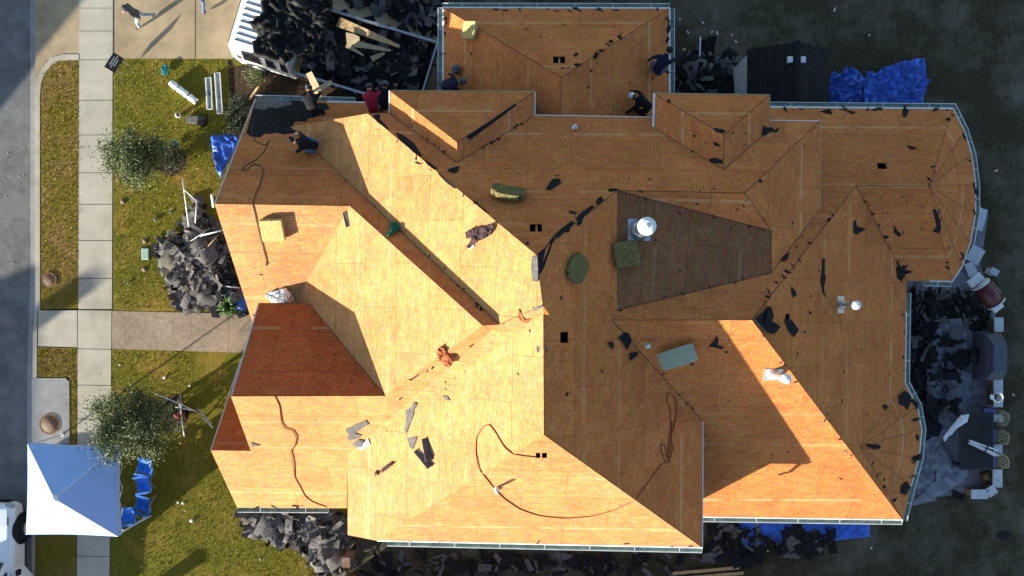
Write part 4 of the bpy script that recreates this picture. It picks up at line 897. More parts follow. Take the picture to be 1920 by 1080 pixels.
def heap(P, n, zmax, key, label, seed, nind=16, gname='', base=0.0, sz=(.3, .8), tilt=.27, lab2=''):
    random.seed(seed); mats = {'dark': ['shingle_dark', 'felt', 'felt_grey'], 'grey': ['shingle_grey', 'felt_grey', 'felt_grey', 'shingle_brown', 'shingle_grey', 'shingle_brown', 'shingle_dark']}[key]
    b = MB(); md = max(edge_d(*rpt(P), P) for _ in range(60))
    def pos(): 
        x, y = rpt(P); d = min(1, edge_d(x, y, P) / md * 1.3); z = base + .03 + zmax * d * rnd(.5, 1); return at(x, y, z) , d
    for _ in range(int(n * 1.9)):
        c, d = pos(); b.use(random.choice(mats)); shingle(b, c, sz[0] * .45 + (sz[1] - sz[0] * .45) * random.random() ** 1.8, rnd(.2, .6), rnd(0, 6.28), rnd(-tilt, tilt), rnd(-tilt, tilt), rnd(-.2, .3))
    # matted sheets under and between the loose pieces
    for _ in range(int(n / 9)):
        c, d = pos(); r = rnd(.25, .6); m_ = 7; ring = [c + Vector((math.cos(a * 6.283 / m_) * r * rnd(.4, 1.1), math.sin(a * 6.283 / m_) * r * rnd(.4, 1.1), rnd(-.10, .03))) for a in range(m_)]; b.use(random.choice(mats)); i0 = [c + Vector((rnd(-.08, .08), rnd(-.08, .08), rnd(.02, .14)))]
        mid = [c + (q - c) * rnd(.45, .6) + Vector((0, 0, rnd(.0, .12))) for q in ring]; b.smooth = True
        b.raw(i0 + mid + ring, [(0, 1 + k, 1 + (k + 1) % m_) for k in range(m_)] + [(1 + k, 1 + m_ + k, 1 + m_ + (k + 1) % m_, 1 + (k + 1) % m_) for k in range(m_)]); b.smooth = False
    o = b.obj('shingle_heap'); struct(o, 'stuff', label)
    for _ in range(nind):
        c, d = pos(); c.z += .08; q = bpy.data.objects.new('shingle', random.choice(SHG[key])); COL.objects.link(q); s = rnd(sz[0] * 1.1, sz[1] * 1.15)
        q.location = c; q.scale = (s, s, s); q.rotation_euler = (rnd(-tilt, tilt) * .6, rnd(-tilt, tilt) * .6, rnd(0, 6.28)); tag(q, lab2, 'shingle', gname)
heap([(352, 400), (372, 372), (398, 420), (430, 470), (446, 540), (440, 582), (340, 582), (322, 545), (300, 500), (294, 462), (305, 438), (340, 436)], 230, .5, 'grey', 'heap of torn grey shingles on the lawn beside the front wall', 3, 22, 'loose shingles on the heap by the front wall', lab2='torn grey shingle lying on the heap beside the front wall')
heap([(390, 450), (430, 440), (460, 540), (455, 590), (400, 560)], 70, .4, 'dark', 'black felt in the shade of the front wall', 4, 6, 'black felt pieces in the shaded side of the front heap', lab2='black felt piece on the shaded side of the front heap')
heap([(462, 962), (655, 968), (652, 1060), (640, 1075), (600, 1078), (578, 1050), (575, 1010), (545, 1030), (520, 1008), (488, 1010), (466, 1000)], 190, .45, 'grey', 'heap of torn grey shingles below the lower front gutter', 5, 22, 'loose shingles on the heap below the lower front gutter', sz=(.35, .95), lab2='grey shingle lying on the heap below the lower front gutter')
heap([(1265, 120), (1320, 80), (1380, 110), (1400, 200), (1265, 205)], 110, .35, 'dark', 'black shingle debris between the garage and the dark shed', 6, 14, 'loose shingles on the debris beside the dark shed', lab2='black shingle on the debris between garage and shed')
heap([(1700, 540), (1780, 545), (1800, 600), (1770, 640), (1760, 720), (1740, 860), (1700, 800), (1690, 700)], 170, .3, 'dark', 'black shingle debris on the back patio against the wall', 7, 14, 'loose shingles on the back patio', lab2='black shingle among the debris on the back patio')
heap([(1320, 985), (1560, 990), (1560, 1030), (1440, 1050), (1330, 1060)], 70, .2, 'dark', 'black shingle debris in the shaded side yard', 8, 10, 'loose shingles in the shaded side yard', lab2='black shingle lying in the shaded side yard')
heap([(690, 1035), (1310, 1040), (1310, 1078), (690, 1078)], 50, .12, 'dark', 'scattered black felt below the long south gutter', 9, 12, 'loose shingles below the long south gutter', lab2='black shingle lying below the long south gutter')
random.seed(5)
for px, py, s, l in ((272, 452, 9, 'round dark lid above the green valve box'), (271, 505, 9, 'round dark lid below the green valve box'), (231, 378, 9, 'grey round lid near the sidewalk by the upper tree')):
    b = MB(); b.use('iron'); c = at(px, py, 0); k = s * .0193; b.tube([c + Vector((0, 0, 0)), c + Vector((0, 0, .03))], k * .55, 16); b.tube([c + Vector((0, 0, .03)), c + Vector((0, 0, .04))], k * .3, 10); tag(b.obj('drain_cover'), l, 'drain cover')
t = thing('valve_box', 'pale green rectangular valve box lid in the lawn', 'valve box', at(273, 476)); b = MB(); b.use('valve_green'); b.box((0, 0, .02), (.27, .42, .06)); bevel(b.obj('lid', t), .03, 3); b = MB(); b.use('joint'); b.box((0, 0, .006), (.32, .47, .02)); b.obj('rim', t)
for px, py, r, l in ((94, 795, .31, 'large brown manhole cover in the grey concrete pad'), (93, 525, .22, 'smaller brown manhole cover in the verge grass')):
    t = thing('manhole_cover', l, 'manhole cover', at(px, py) + Vector((0, 0, .02))); b = MB(); b.use('iron'); b.smooth = False
    b.tube([(0, 0, -.02), (0, 0, .018)], r, 32); b.obj('cover', t)
    b = MB(); b.use('rust')
    for rr in (.35, .6, .85): b.raw([(math.cos(a * math.pi / 16) * (rr * r + (.012 if k else 0)), math.sin(a * math.pi / 16) * (rr * r + (.012 if k else 0)), .026) for a in range(32) for k in (0, 1)], [(2 * a, 2 * ((a + 1) % 32), 2 * ((a + 1) % 32) + 1, 2 * a + 1) for a in range(32)])
    b.obj('cast_ring', t)
    b = MB(); b.use('rust'); b.raw([(math.cos(a * math.pi / 16) * (r + .005 + (.05 if k else 0)), math.sin(a * math.pi / 16) * (r + .005 + (.05 if k else 0)), .022) for a in range(32) for k in (0, 1)], [(2 * a, 2 * a + 1, 2 * ((a + 1) % 32) + 1, 2 * ((a + 1) % 32)) for a in range(32)]); b.obj('frame', t)
# ---------------------------------------------------------------- trees and plants
def tree(label, base_px, crown_px, zc, rad, n, mat='leaf_olive', name='young_tree', leafs=(.05, .11), clumps=46, group='young trees in the front lawn'):
    bp = at(*base_px); cc = at(*crown_px, zc); root = thing(name, label, 'tree', bp, 0, group); c = cc - bp
    cl = []
    for i in range(clumps):
        d = Vector((random.gauss(0, 1), random.gauss(0, 1), random.gauss(0, .9))).normalized() * rnd(.3, 1.08)
        cl.append(c + Vector((d.x * rad[0], d.y * rad[1], d.z * rad[2])))
    b = MB(); b.use('bark'); fork = Vector((c.x * .5, c.y * .5, max(.5, c.z - rad[2] * .8)))
    b.tube([(0, 0, -.1), fork * .5 + Vector((.03, 0, 0)), fork], [.075, .06, .05], 8); b.obj('trunk', root)
    b = MB(); b.use('bark')
    for q in cl: m_ = fork.lerp(q, .5) + Vector((rnd(-.1, .1), rnd(-.1, .1), .05)); b.tube([fork, m_, q], [.028, .014, .004], 5)
    b.obj('limb', root)
    b = MB(); b.use(mat)
    for i in range(n):
        q = random.choice(cl); sp = rnd(.08, .24) if random.random() < .9 else rnd(.25, .42); p = q + Vector((random.gauss(0, sp), random.gauss(0, sp), random.gauss(0, sp * .8)))
        l = rnd(*leafs); wd = l * rnd(.3, .5); a = Vector((random.gauss(0, 1), random.gauss(0, 1), random.gauss(0, .6))).normalized(); s = a.cross(Vector((random.gauss(0, 1), random.gauss(0, 1), random.gauss(0, 1)))).normalized() * wd
        b.raw([p, p + a * l * .5 + s * .5, p + a * l, p + a * l * .5 - s * .5], [(0, 1, 2, 3)])
    b.obj('crown', root); return root
random.seed(21)
tree('upper small tree whose crown overhangs the sidewalk', (300, 318), (256, 300), 2.6, (1.0, .8, .75), 26000, leafs=(.04, .10), clumps=34)
tree('lower tree whose crown covers the corner of the white canopy', (302, 765), (244, 802), 3.2, (1.2, 1.08, .9), 36000, clumps=44, leafs=(.04, .10))
def shrub(px, py, r, h, n, mat, label, name='shrub', group=None):
    root = thing(name, label, 'shrub', at(px, py), 0, group); b = MB(); b.use('bark')
    cl = [Vector((math.cos(a) * r * rnd(.2, .9), math.sin(a) * r * rnd(.2, .9), h * rnd(.3, .95))) for a in [rnd(0, 6.28) for _ in range(16)]]
    for q in cl: b.tube([(0, 0, 0), q], [.018, .005], 5)
    b.obj('stem', root); b = MB(); b.use(mat)
    for i in range(n):
        q = random.choice(cl); p = q + Vector((random.gauss(0, .11), random.gauss(0, .11), random.gauss(0, .09))); p.z = max(.03, p.z); l = rnd(.04, .09)
        a = Vector((random.gauss(0, 1), random.gauss(0, 1), random.gauss(0, .7))).normalized(); s = a.cross(Vector((random.gauss(0, 1), random.gauss(0, 1), 1))).normalized() * l * .4
        b.raw([p, p + a * l * .5 + s * .5, p + a * l, p + a * l * .5 - s * .5], [(0, 1, 2, 3)])
    b.obj('foliage', root)
shrub(332, 298, .48, .7, 2600, 'leaf_dark', 'dark reddish round shrub right of the upper tree'); shrub(455, 205, .5, .8, 2600, 'leaf_dark', 'dark green shrub in the mulch bed, upper of two')
shrub(448, 232, .42, .6, 1800, 'leaf_dark', 'dark green shrub in the mulch bed, lower of two'); shrub(480, 148, .4, .5, 900, 'leaf_olive', 'sparse shrub below the truck cab windows')
shrub(330, 775, .5, .6, 1500, 'leaf_dark', 'dark shrub in the bed by the lower tree')
for px, py in ((1858, 735), (1852, 900), (1850, 795)): shrub(px, py, .2, .5, 420, 'leaf_dark', 'low planting in the patio wall gap near (%s)' % {735: 'the covered grill', 900: 'the wall corner', 795: 'the lattice chairs'}[py])
root = thing('sago_palm', 'spiky green palm plant between blue tarp and walkway', 'palm', at(436, 574)); b = MB(); b.use('leaf_palm')
for i in range(90):
    a = rnd(0, 6.28); l = rnd(.35, .62); el = rnd(.1, 1.2); d = Vector((math.cos(a) * math.cos(el), math.sin(a) * math.cos(el), math.sin(el))); s = Vector((-math.sin(a), math.cos(a), 0)) * .018
    m_ = d * l * .6; e_ = d * l + Vector((0, 0, -.16)); b.raw([-s * .5, m_ - s + Vector((0, 0, .3)), e_ + Vector((0, 0, .3)), m_ + s + Vector((0, 0, .3)), s * .5], [(0, 1, 2, 3, 4)])
b.obj('frond', root); b = MB(); b.use('bark'); b.tube([(0, 0, 0), (0, 0, .3)], .08, 8); b.obj('stem', root)
# fallen leaves
b = MB(); b.use('leaf_litter')
for _ in range(900):
    x, y = random.choice([(rnd(216, 430), rnd(115, 580)), (rnd(78, 146), rnd(115, 575)), (rnd(210, 640), rnd(660, 1078)), (rnd(2, 62), rnd(0, 800)), (rnd(216, 430), rnd(250, 580))]); p = at(x, y, -.105 if x < 64 else .025); a = rnd(0, 6.28); l = rnd(.02, .05)
    d = Vector((math.cos(a), math.sin(a), rnd(.1, .5))) * l; s = Vector((-math.sin(a), math.cos(a), rnd(-.2, .5))) * l * .5; b.raw([p, p + d * .5 + s, p + d, p + d * .5 - s], [(0, 1, 2, 3)])
struct(b.obj('fallen_leaves'), 'stuff', 'pale fallen leaves over lawn, verge and road')
# grass tufts for the lit lawns
b = MB(); b.use('leaf_grass') if 'leaf_grass' in MT else (leaf('leaf_grass', (.14, .13, .015), (.42, .34, .06)), b.use('leaf_grass'))
GP = [[(214, 113), (425, 113), (425, 300), (440, 340), (395, 440), (300, 430), (290, 500), (335, 578), (214, 580)], [(77, 140), (100, 116), (147, 114), (146, 576), (77, 576)], [(208, 660), (360, 660), (365, 760), (400, 850), (445, 955), (470, 1010), (575, 1030), (600, 1085), (207, 1085)], [(71, 655), (142, 656), (142, 830), (133, 830), (131, 706), (71, 706)], [(64, 1007), (140, 1008), (140, 1085), (64, 1085)], [(575, 1000), (650, 1070), (650, 1085), (575, 1085)]]
for _ in range(26000):
    P = random.choices(GP, weights=[52, 30, 60, 8, 6, 5])[0]; x, y = rpt(P); p = at(x, y, 0); a = rnd(0, 6.28); l = rnd(.02, .055); s = Vector((math.cos(a), math.sin(a), 0)) * .012
    b.raw([p - s, p + s, p + Vector((rnd(-.03, .03), rnd(-.03, .03), l))], [(0, 1, 2)])
struct(b.obj('grass_blades'), 'stuff', 'short olive grass blades of the front lawn')
# ---------------------------------------------------------------- canopy and camp chairs
def canopy():
    ze, za = 2.15, 3.35; C = [at(52, 833, ze), at(219, 838, ze), at(221, 1006, ze), at(49, 1002, ze)]; A = at(102, 935, za)
    o = thing('pop_up_canopy', 'white square pop up canopy standing over the sidewalk', 'canopy', (A.x, A.y, 0)); T = Matrix.Translation(-Vector((A.x, A.y, 0)))
    b = MB(); b.use('canopy_fabric'); n = 10
    for i in range(4):
        a, c = C[i], C[(i + 1) % 4]; vs, fs = [], []
        for u in range(n + 1):
            for v in range(n + 1):
                e = a.lerp(c, v / n); q = A.lerp(e, u / n); s = math.sin(math.pi * v / n) * u / n
                q = q + (A - e).normalized() * .06 * s * 1.0 + Vector((0, 0, -.07 * math.sin(math.pi * u / n) * math.sin(math.pi * v / n))); vs.append(T @ q)
        for u in range(n):
            for v in range(n): k = u * (n + 1) + v; fs.append((k, k + n + 1, k + n + 2, k + 1))
        b.raw(vs, fs)
    bm_o = b.obj('roof_fabric', o)
    md = bm_o.modifiers.new('s', 'SOLIDIFY'); md.thickness = .004
    b = MB(); b.use('canopy_fabric')
    for i in range(4):
        a, c = C[i], C[(i + 1) % 4]; m_ = 12
        for k in range(m_):
            p0, p1 = a.lerp(c, k / m_), a.lerp(c, (k + 1) / m_); ci = (A - (a + c) / 2); ci.z = 0; ci.normalize(); f = lambda t: ci * .06 * math.sin(math.pi * t)
            dr = -ci * .03
            b.face([T @ (p0 + f(k / m_)), T @ (p1 + f((k + 1) / m_)), T @ (p1 + f((k + 1) / m_) + dr + Vector((0, 0, -.24))), T @ (p0 + f(k / m_) + dr + Vector((0, 0, -.24)))])
    b.obj('valance', o)
    for q in C:
        b = MB(); b.use('white_fabric'); b.tube([T @ (A.lerp(q, t) + Vector((0, 0, .012))) for t in (0, .35, .7, 1)], .012, 5); b.obj('seam', o)
    b = MB(); b.use('white_fabric'); b.ball(T @ (A + Vector((0, 0, .0))), (.13, .13, .06), 10, 5); b.obj('peak_patch', o)
    for q in C:
        b = MB(); b.use('white_metal'); d = (Vector((A.x, A.y, 0)) - Vector((q.x, q.y, 0))).normalized() * .05; f = Vector((q.x, q.y, 0)) + d
        b.box(T @ (f + Vector((0, 0, 1.05))), (.04, .04, 2.1)); b.box(T @ (f + Vector((0, 0, .02))), (.12, .12, .02)); b.obj('leg', o)
    b = MB(); b.use('white_metal')
    for i in range(4):
        a, c = C[i], C[(i + 1) % 4]; up = Vector((0, 0, -.06)); dn = Vector((0, 0, -.55))
        m1_ = a.lerp(c, .5)
        for p_, q_ in ((a + up, a.lerp(c, .25) + dn), (a.lerp(c, .25) + dn, m1_ + up), (m1_ + up, a.lerp(c, .75) + dn), (a.lerp(c, .75) + dn, c + up), (a + dn, a.lerp(c, .25) + up), (a.lerp(c, .25) + up, m1_ + dn), (m1_ + dn, a.lerp(c, .75) + up), (a.lerp(c, .75) + up, c + dn)):
            ins = (A - (a + c) / 2); ins.z = 0; ins = ins.normalized() * .08; b.tube([T @ (p_ + ins), T @ (q_ + ins)], .012, 5)
    for q in C: b.tube([T @ (A - Vector((0, 0, .05))), T @ (q - Vector((0, 0, .03)))], .015, 5)
    b.obj('truss', o)
    return o
canopy()
def camp_chair():
    r = thing('camp_chair', 'x', 'camp chair')
    b = MB(); b.use('blue_fabric'); n = 6; vs = []; fs = []
    for i in range(n + 1):
        for j in range(n + 1): u, v = i / n - .5, j / n - .5; vs.append((u * .5, v * .46, .42 - .10 * (1 - 4 * u * u) * (1 - 2 * v * v) + .012 * noise.noise(Vector((i, j, 3)))))
    for i in range(n):
        for j in range(n): k = i * (n + 1) + j; fs.append((k, k + n + 1, k + n + 2, k + 1))
    b.raw(vs, fs); b.smooth = False; b.obj('seat', r)
    b = MB(); b.use('blue_fabric'); vs = []; fs = []
    for i in range(n + 1):
        for j in range(n + 1): u, v = i / n - .5, j / n; vs.append((u * .56, -.22 - .22 * v - .08 * (1 - 4 * u * u), .40 + .52 * v + .012 * noise.noise(Vector((i, j, 8)))))
    for i in range(n):
        for j in range(n): k = i * (n + 1) + j; fs.append((k, k + 1, k + n + 2, k + n + 1))
    b.raw(vs, fs); b.obj('backrest', r)
    for s in (-1, 1):
        b = MB(); b.use('blue_fabric'); b.box((s * .29, -.03, .63), (.07, .50, .012)); b.obj('armrest', r)
        for y in (-1, 1): b = MB(); b.use('steel'); b.tube([(s * .29, y * .24, .0), (-s * .02, y * .24, .3), (-s * .27, y * .24, .42 if y > 0 else .44)], .011, 5); b.tube([(s * .29, y * .24, 0), (s * .29, y * .23 - (.05 if y < 0 else 0), .62 if y > 0 else .92)], .011, 5); b.obj('leg', r)
    return r
cc = camp_chair()
for i, (px, py, rz, l) in enumerate(((266, 874, 80, 'blue folding camp chair nearest the lower tree'), (264, 908, 100, 'blue folding camp chair second from the lower tree'), (263, 944, 75, 'blue folding camp chair nearest the fallen pole'), (236, 966, 95, 'blue folding camp chair half hidden under the canopy edge'))):
    o = cc if i == 0 else copytree(cc); o.location = at(px, py, 0) * 1.0 + Vector((.25, .1, 0)); o.location.z = 0; o.rotation_euler = (0, 0, R(rz)); o['label'] = l; o['group'] = 'blue camp chairs by the canopy'
def pole(px0, py0, z0, px1, py1, z1, r, mat, label, name='metal_pole', cat='pole', group=None, sq=False):
    b = MB(); b.use(mat); b.tube([at(px0, py0, z0), at(px1, py1, z1)], r, 4 if sq else 8); return tag(b.obj(name), label, cat, group)
pole(222, 1001, .08, 284, 967, .05, .02, 'white_metal', 'thin white pole lying beside the camp chairs', sq=True)
# ---------------------------------------------------------------- yard things, left
def sign():
    o = thing('yard_sign', 'dark yard sign on wire legs beside the driveway', 'sign', at(236, 131), R(57)); ang = 0
    b = MB(); b.use('sign_dark'); b.box((0, 0, .48), (.62, .02, .42)); b.obj('board', o)
    b = MB(); b.use('white_paint'); 
    for z, w_ in ((.58, .34), (.50, .48), (.42, .28)): b.box((0.02, -.012, z), (w_, .004, .028)); b.box((-0.02, .012, z), (w_, .004, .028))
    b.obj('lettering', o)
    for s in (-1, 1): b = MB(); b.use('steel'); b.tube([(s * .2, 0, -.05), (s * .2, 0, .3)], .008, 5); b.obj('leg', o)
    o.rotation_euler = (R(-38), 0, R(57))
sign()
def cyl_roll():
    a, c = at(320, 155, .14), at(368, 191, .12); m_ = (a + c) / 2; o = thing('wrapped_roll', 'long white wrapped roll lying on the front lawn', 'roll', (m_.x, m_.y, 0)); a -= o.location; c -= o.location
    b = MB(); b.use('white_fabric'); n = 14; b.tube([a.lerp(c, i / n) + Vector((0, 0, .006 * (i % 2))) for i in range(n + 1)], [.105 + .008 * (i % 3) for i in range(n + 1)], 16); b.obj('wrap', o)
    b = MB(); b.use('cord_dark'); d = (c - a).normalized()
    for t in (.3, .52, .7): b.tube([a.lerp(c, t) - d * .02, a.lerp(c, t) + d * .02], .118, 14)
    b.obj('binding', o)
    b = MB(); b.use('cap_grey'); b.tube([a - d * .012, a], .05, 12); b.tube([c, c + d * .012], .05, 12); b.obj('core', o)
cyl_roll()
def channel(px, py0, px1, py1, l):
    a, c = at(px, py0, .06), at(px1, py1, .06); m_ = (a + c) / 2; o = thing('gutter_section', l, 'gutter section', (m_.x, m_.y, 0)); L_ = (c - a).length; rz = math.atan2((c - a).y, (c - a).x); o.rotation_euler = (0, 0, rz)
    b = MB(); b.use('gutter_inside'); b.box((0, 0, .015), (L_, .15, .008)); b.obj('base', o); b = MB(); b.use('white_metal')
    for s in (-1, 1): b.box((0, s * .085, .06), (L_, .012, .11)); b.box((0, s * .095, .118), (L_, .03, .008))
    b.box((L_ / 2, 0, .06), (.01, .17, .1)); b.box((-L_ / 2, 0, .06), (.01, .17, .1)); b.obj('side', o); b = MB(); b.use('joint'); b.tube([(rnd(-.2, .2), 0, .018), (rnd(-.2, .2), 0, .022)], .04, 10); b.obj('outlet', o)
channel(391, 146, 394, 205, 'shorter grey gutter section on the lawn, left of two'); channel(408, 137, 413, 213, 'longer grey gutter section on the lawn, right of two')
t = thing('small_bucket', 'little white bucket beside the grey shingle bundle on the lawn', 'bucket', at(337, 218)); b = MB(); b.use('cap_white'); b.tube([(0, 0, 0), (0, 0, .22)], [.07, .09], 14); b.obj('bucket_body', t); b = MB(); b.use('soil'); b.tube([(0, 0, .221), (0, 0, .224)], .075, 14); b.obj('contents', t)
for q, m_, h, l in (([(350, 218), (374, 218), (374, 233), (350, 231)], 'shingle_grey', .10, 'grey shingle bundle on the lawn left of the flap'), ([(374, 220), (388, 214), (390, 230), (382, 240), (370, 234)], 'shingle_dark', .12, 'dark bent shingle flap against the grey bundle')):
    b = MB(); b.use(m_); P = [at(x, y, .03) for x, y in q]; P = P if newell(P).z > 0 else P[::-1]; b.prism(P, h); tag(bevel(b.obj('shingle_bundle'), .02), l, 'shingles')
for px, py, s, l in ((225, 684, .07, 'white stone in the grass near the walkway'), (309, 708, .12, 'grey white rock in the lower lawn'), (356, 723, .10, 'brown grey rock right of the grey white rock'), (292, 412, .16, 'dark slate piece in the lawn, left of two'), (320, 398, .12, 'dark slate piece in the lawn, right of two'), (241, 530, .13, 'mottled rock near the sidewalk'), (334, 942, .09, 'crumpled white paper, left of two'), (343, 943, .10, 'crumpled white paper, right of two'), (488, 1049, .06, 'white stone below the lower heap'), (360, 976, .14, 'bent pale metal scrap in the lower lawn')):
    b = MB(); b.use('cap_white' if 'white' in l or 'pale' in l else 'concrete_grey' if 'grey' in l else 'shingle_grey'); c = at(px, py, 0)
    bm = bmesh.new(); bmesh.ops.create_icosphere(bm, subdivisions=2, radius=s * .45)
    for v in bm.verts: v.co *= 1 + .35 * noise.noise(v.co * 9 + Vector((px, py, 0))); v.co.z *= .45
    b.raw([v.co for v in bm.verts], [tuple(v.index for v in f.verts) for f in bm.faces]); bm.free(); tag(b.obj('stone' if 'stone' in l or 'rock' in l else 'litter_piece', None, c + Vector((0, 0, s * .3))), l, 'stone' if 'stone' in l or 'rock' in l else 'litter')
# metal rods
G1 = 'bent metal rods on the front heap'
for a in ((342, 335, 1.0, 354, 425, .5, .022, 'white_metal', 'upright bent white rod at the left of the front heap'), (345, 355, .9, 369, 378, .8, .016, 'white_metal', 'short white rod joining two others'), (369, 378, .8, 366, 418, .55, .018, 'white_metal', 'bent white rod right of the upright one'), (375, 442, .7, 416, 432, 1.0, .028, 'white_metal', 'thick white rod leaning on the front eave'), (358, 452, .6, 393, 428, .8, .014, 'steel', 'thin grey rod crossing the front heap'), (388, 464, .5, 410, 440, .7, .012, 'lumber', 'thin tan stick in the front heap'), (405, 534, .3, 450, 540, .5, .022, 'galvanised', 'shiny tube above the lower blue tarp'), (397, 365, 2.9, 400, 388, 2.4, .04, 'white_metal', 'bent white downspout end at the front corner')): pole(*a)
for a in ((290, 737, .9, 368, 771, 1.0, .022, 'galvanised', 'long silver ladder rail reaching left, upper of two'), (329, 763, .7, 370, 771, 1.0, .022, 'galvanised', 'short silver ladder rail reaching left, lower of two'), (368, 770, 1.0, 399, 802, 1.5, .022, 'galvanised', 'silver rail leaning toward the dark gable'), (369, 764, 1.1, 397, 795, 1.5, .018, 'steel', 'thinner rail beside the leaning silver one'), (338, 738, .9, 341, 790, .4, .022, 'steel', 'vertical grey rail crossing the ladder'), (334, 745, .9, 339, 778, .5, .018, 'steel', 'second vertical grey rail beside the first'), (341, 788, .4, 346, 820, .1, .02, 'white_metal', 'white rod end below the red tool')): pole(*a)
t = thing('garden_cultivator', 'red motor tool standing under the ladder rails', 'garden tool', at(343, 775)); b = MB(); b.use('red_paint'); b.ball((0, 0, .45), (.16, .13, .11), 10, 7); b.box((.12, .06, .42), (.16, .1, .12)); bevel(b.obj('motor', t), .01)
b = MB(); b.use('rubber')
for s in (-1, 1): b.tube([(s * .16, 0, .16), (s * .21, 0, .16)], .16, 14)
b.obj('wheel', t); b = MB(); b.use('steel'); b.tube([(0, 0, .4), (.1, -.4, .8), (.12, -.5, .85)], .015, 6); b.tube([(-.12, -.5, .85), (.3, -.5, .85)], .015, 6); b.obj('handle', t)
# tarps
tag(cloth_obj('blue_tarp', [(396, 254), (446, 252), (450, 262), (430, 300), (415, 336), (408, 318), (400, 290)], 'blue_tarp', .25, .22, .08, 3.5, 2), 'bright blue tarp draped at the upper front corner', 'tarp')
tag(cloth_obj('blue_tarp', [(408, 552), (430, 540), (456, 545), (464, 582), (446, 580), (436, 566), (412, 562)], 'blue_tarp', .2, .2, .08, 3.5, 5), 'blue tarp piece above the palm by the walkway', 'tarp')
tag(cloth_obj('blue_tarp', [(1622, 136), (1640, 140), (1650, 130), (1680, 120), (1728, 111), (1733, 140), (1737, 158), (1730, 170), (1730, 215), (1616, 215), (1612, 180), (1618, 160)], 'blue_tarp', .1, .34, .09, 1.1, 9), 'large blue tarp spread right of the bunched tarp by the shed', 'tarp')
tag(cloth_obj('blue_tarp', [(1556, 140), (1562, 133), (1570, 142), (1580, 130), (1600, 129), (1612, 140), (1618, 156), (1608, 172), (1614, 196), (1610, 215), (1553, 215), (1552, 165)], 'blue_tarp', .16, .42, .07, 1.5, 29), 'bunched blue tarp between the dark shed and the larger tarp', 'tarp')
tag(cloth_obj('blue_tarp', [(1385, 975), (1632, 975), (1631, 1006), (1560, 1014), (1480, 1020), (1392, 1024)], 'blue_tarp', .04, .05, .14, 2.2, 11), 'flat blue tarp below the lower right gutter', 'tarp')
tag(cloth_obj('drop_cloth', [(1760, 600), (1800, 596), (1812, 640), (1800, 690), (1818, 700), (1816, 780), (1790, 800), (1765, 830), (1752, 880), (1752, 938), (1704, 948), (1716, 860), (1740, 800), (1734, 720), (1736, 670)], 'light_tarp', .14, .25, .12, 1.6, 12), 'long grey drop cloth crumpled down the middle of the patio', 'drop cloth')
tag(cloth_obj('drop_cloth', [(1754, 842), (1764, 830), (1786, 872), (1822, 880), (1806, 904), (1770, 922), (1740, 936), (1704, 946), (1752, 900)], 'light_tarp', .22, .2, .12, 1.6, 14), 'pale drop cloth corner spread below the mesh table', 'drop cloth')
tag(cloth_obj('drop_cloth', [(1800, 778), (1816, 776), (1812, 790), (1790, 806), (1770, 828), (1766, 820), (1782, 800)], 'white_fabric', .75, .12, .08, 3, 17), 'bright white drop cloth edge hanging off the mesh table', 'drop cloth')
heap([(1770, 640), (1800, 640), (1815, 700), (1790, 760), (1760, 790), (1730, 830), (1725, 780), (1755, 700)], 34, .05, 'dark', 'dark scraps strewn over the drop cloth on the patio', 41, 10, 'loose shingles on the drop cloth', base=.32, sz=(.2, .6), tilt=.2, lab2='black shingle lying on the grey drop cloth of the patio')
heap([(1780, 540), (1835, 560), (1860, 600), (1850, 620), (1800, 605), (1775, 590)], 46, .15, 'dark', 'dark debris on the patio below the barrel grill', 42, 6, 'loose shingles below the barrel grill', sz=(.2, .7), lab2='black shingle lying below the barrel grill')
random.seed(77)
for px, py, s, l in ((1750, 664, .55, 'dark upright shingle on the drop cloth beside the wall'), (1752, 706, .5, 'dark shingle on the drop cloth halfway down'), (1785, 705, .6, 'large dark shingle on the drop cloth near the grill'), (1772, 670, .35, 'small dark shingle on the drop cloth'), (1745, 758, .6, 'large dark shingle low on the drop cloth'), (1733, 915, .55, 'dark shingle on the lower drop cloth'), (1795, 622, .55, 'dark sheet below the paved strip'), (1772, 632, .4, 'narrow dark sheet on the drop cloth top'), (1795, 928, .5, 'dark round sheet on the grass below the patio')):
    q = bpy.data.objects.new('shingle', random.choice(SHG['dark'])); COL.objects.link(q); q.location = at(px, py, .5 if py < 900 else .1); q.scale = (s, s * 1.4, s); q.rotation_euler = (rnd(-.15, .15), rnd(-.15, .15), rnd(0, 6)); tag(q, l, 'shingle')
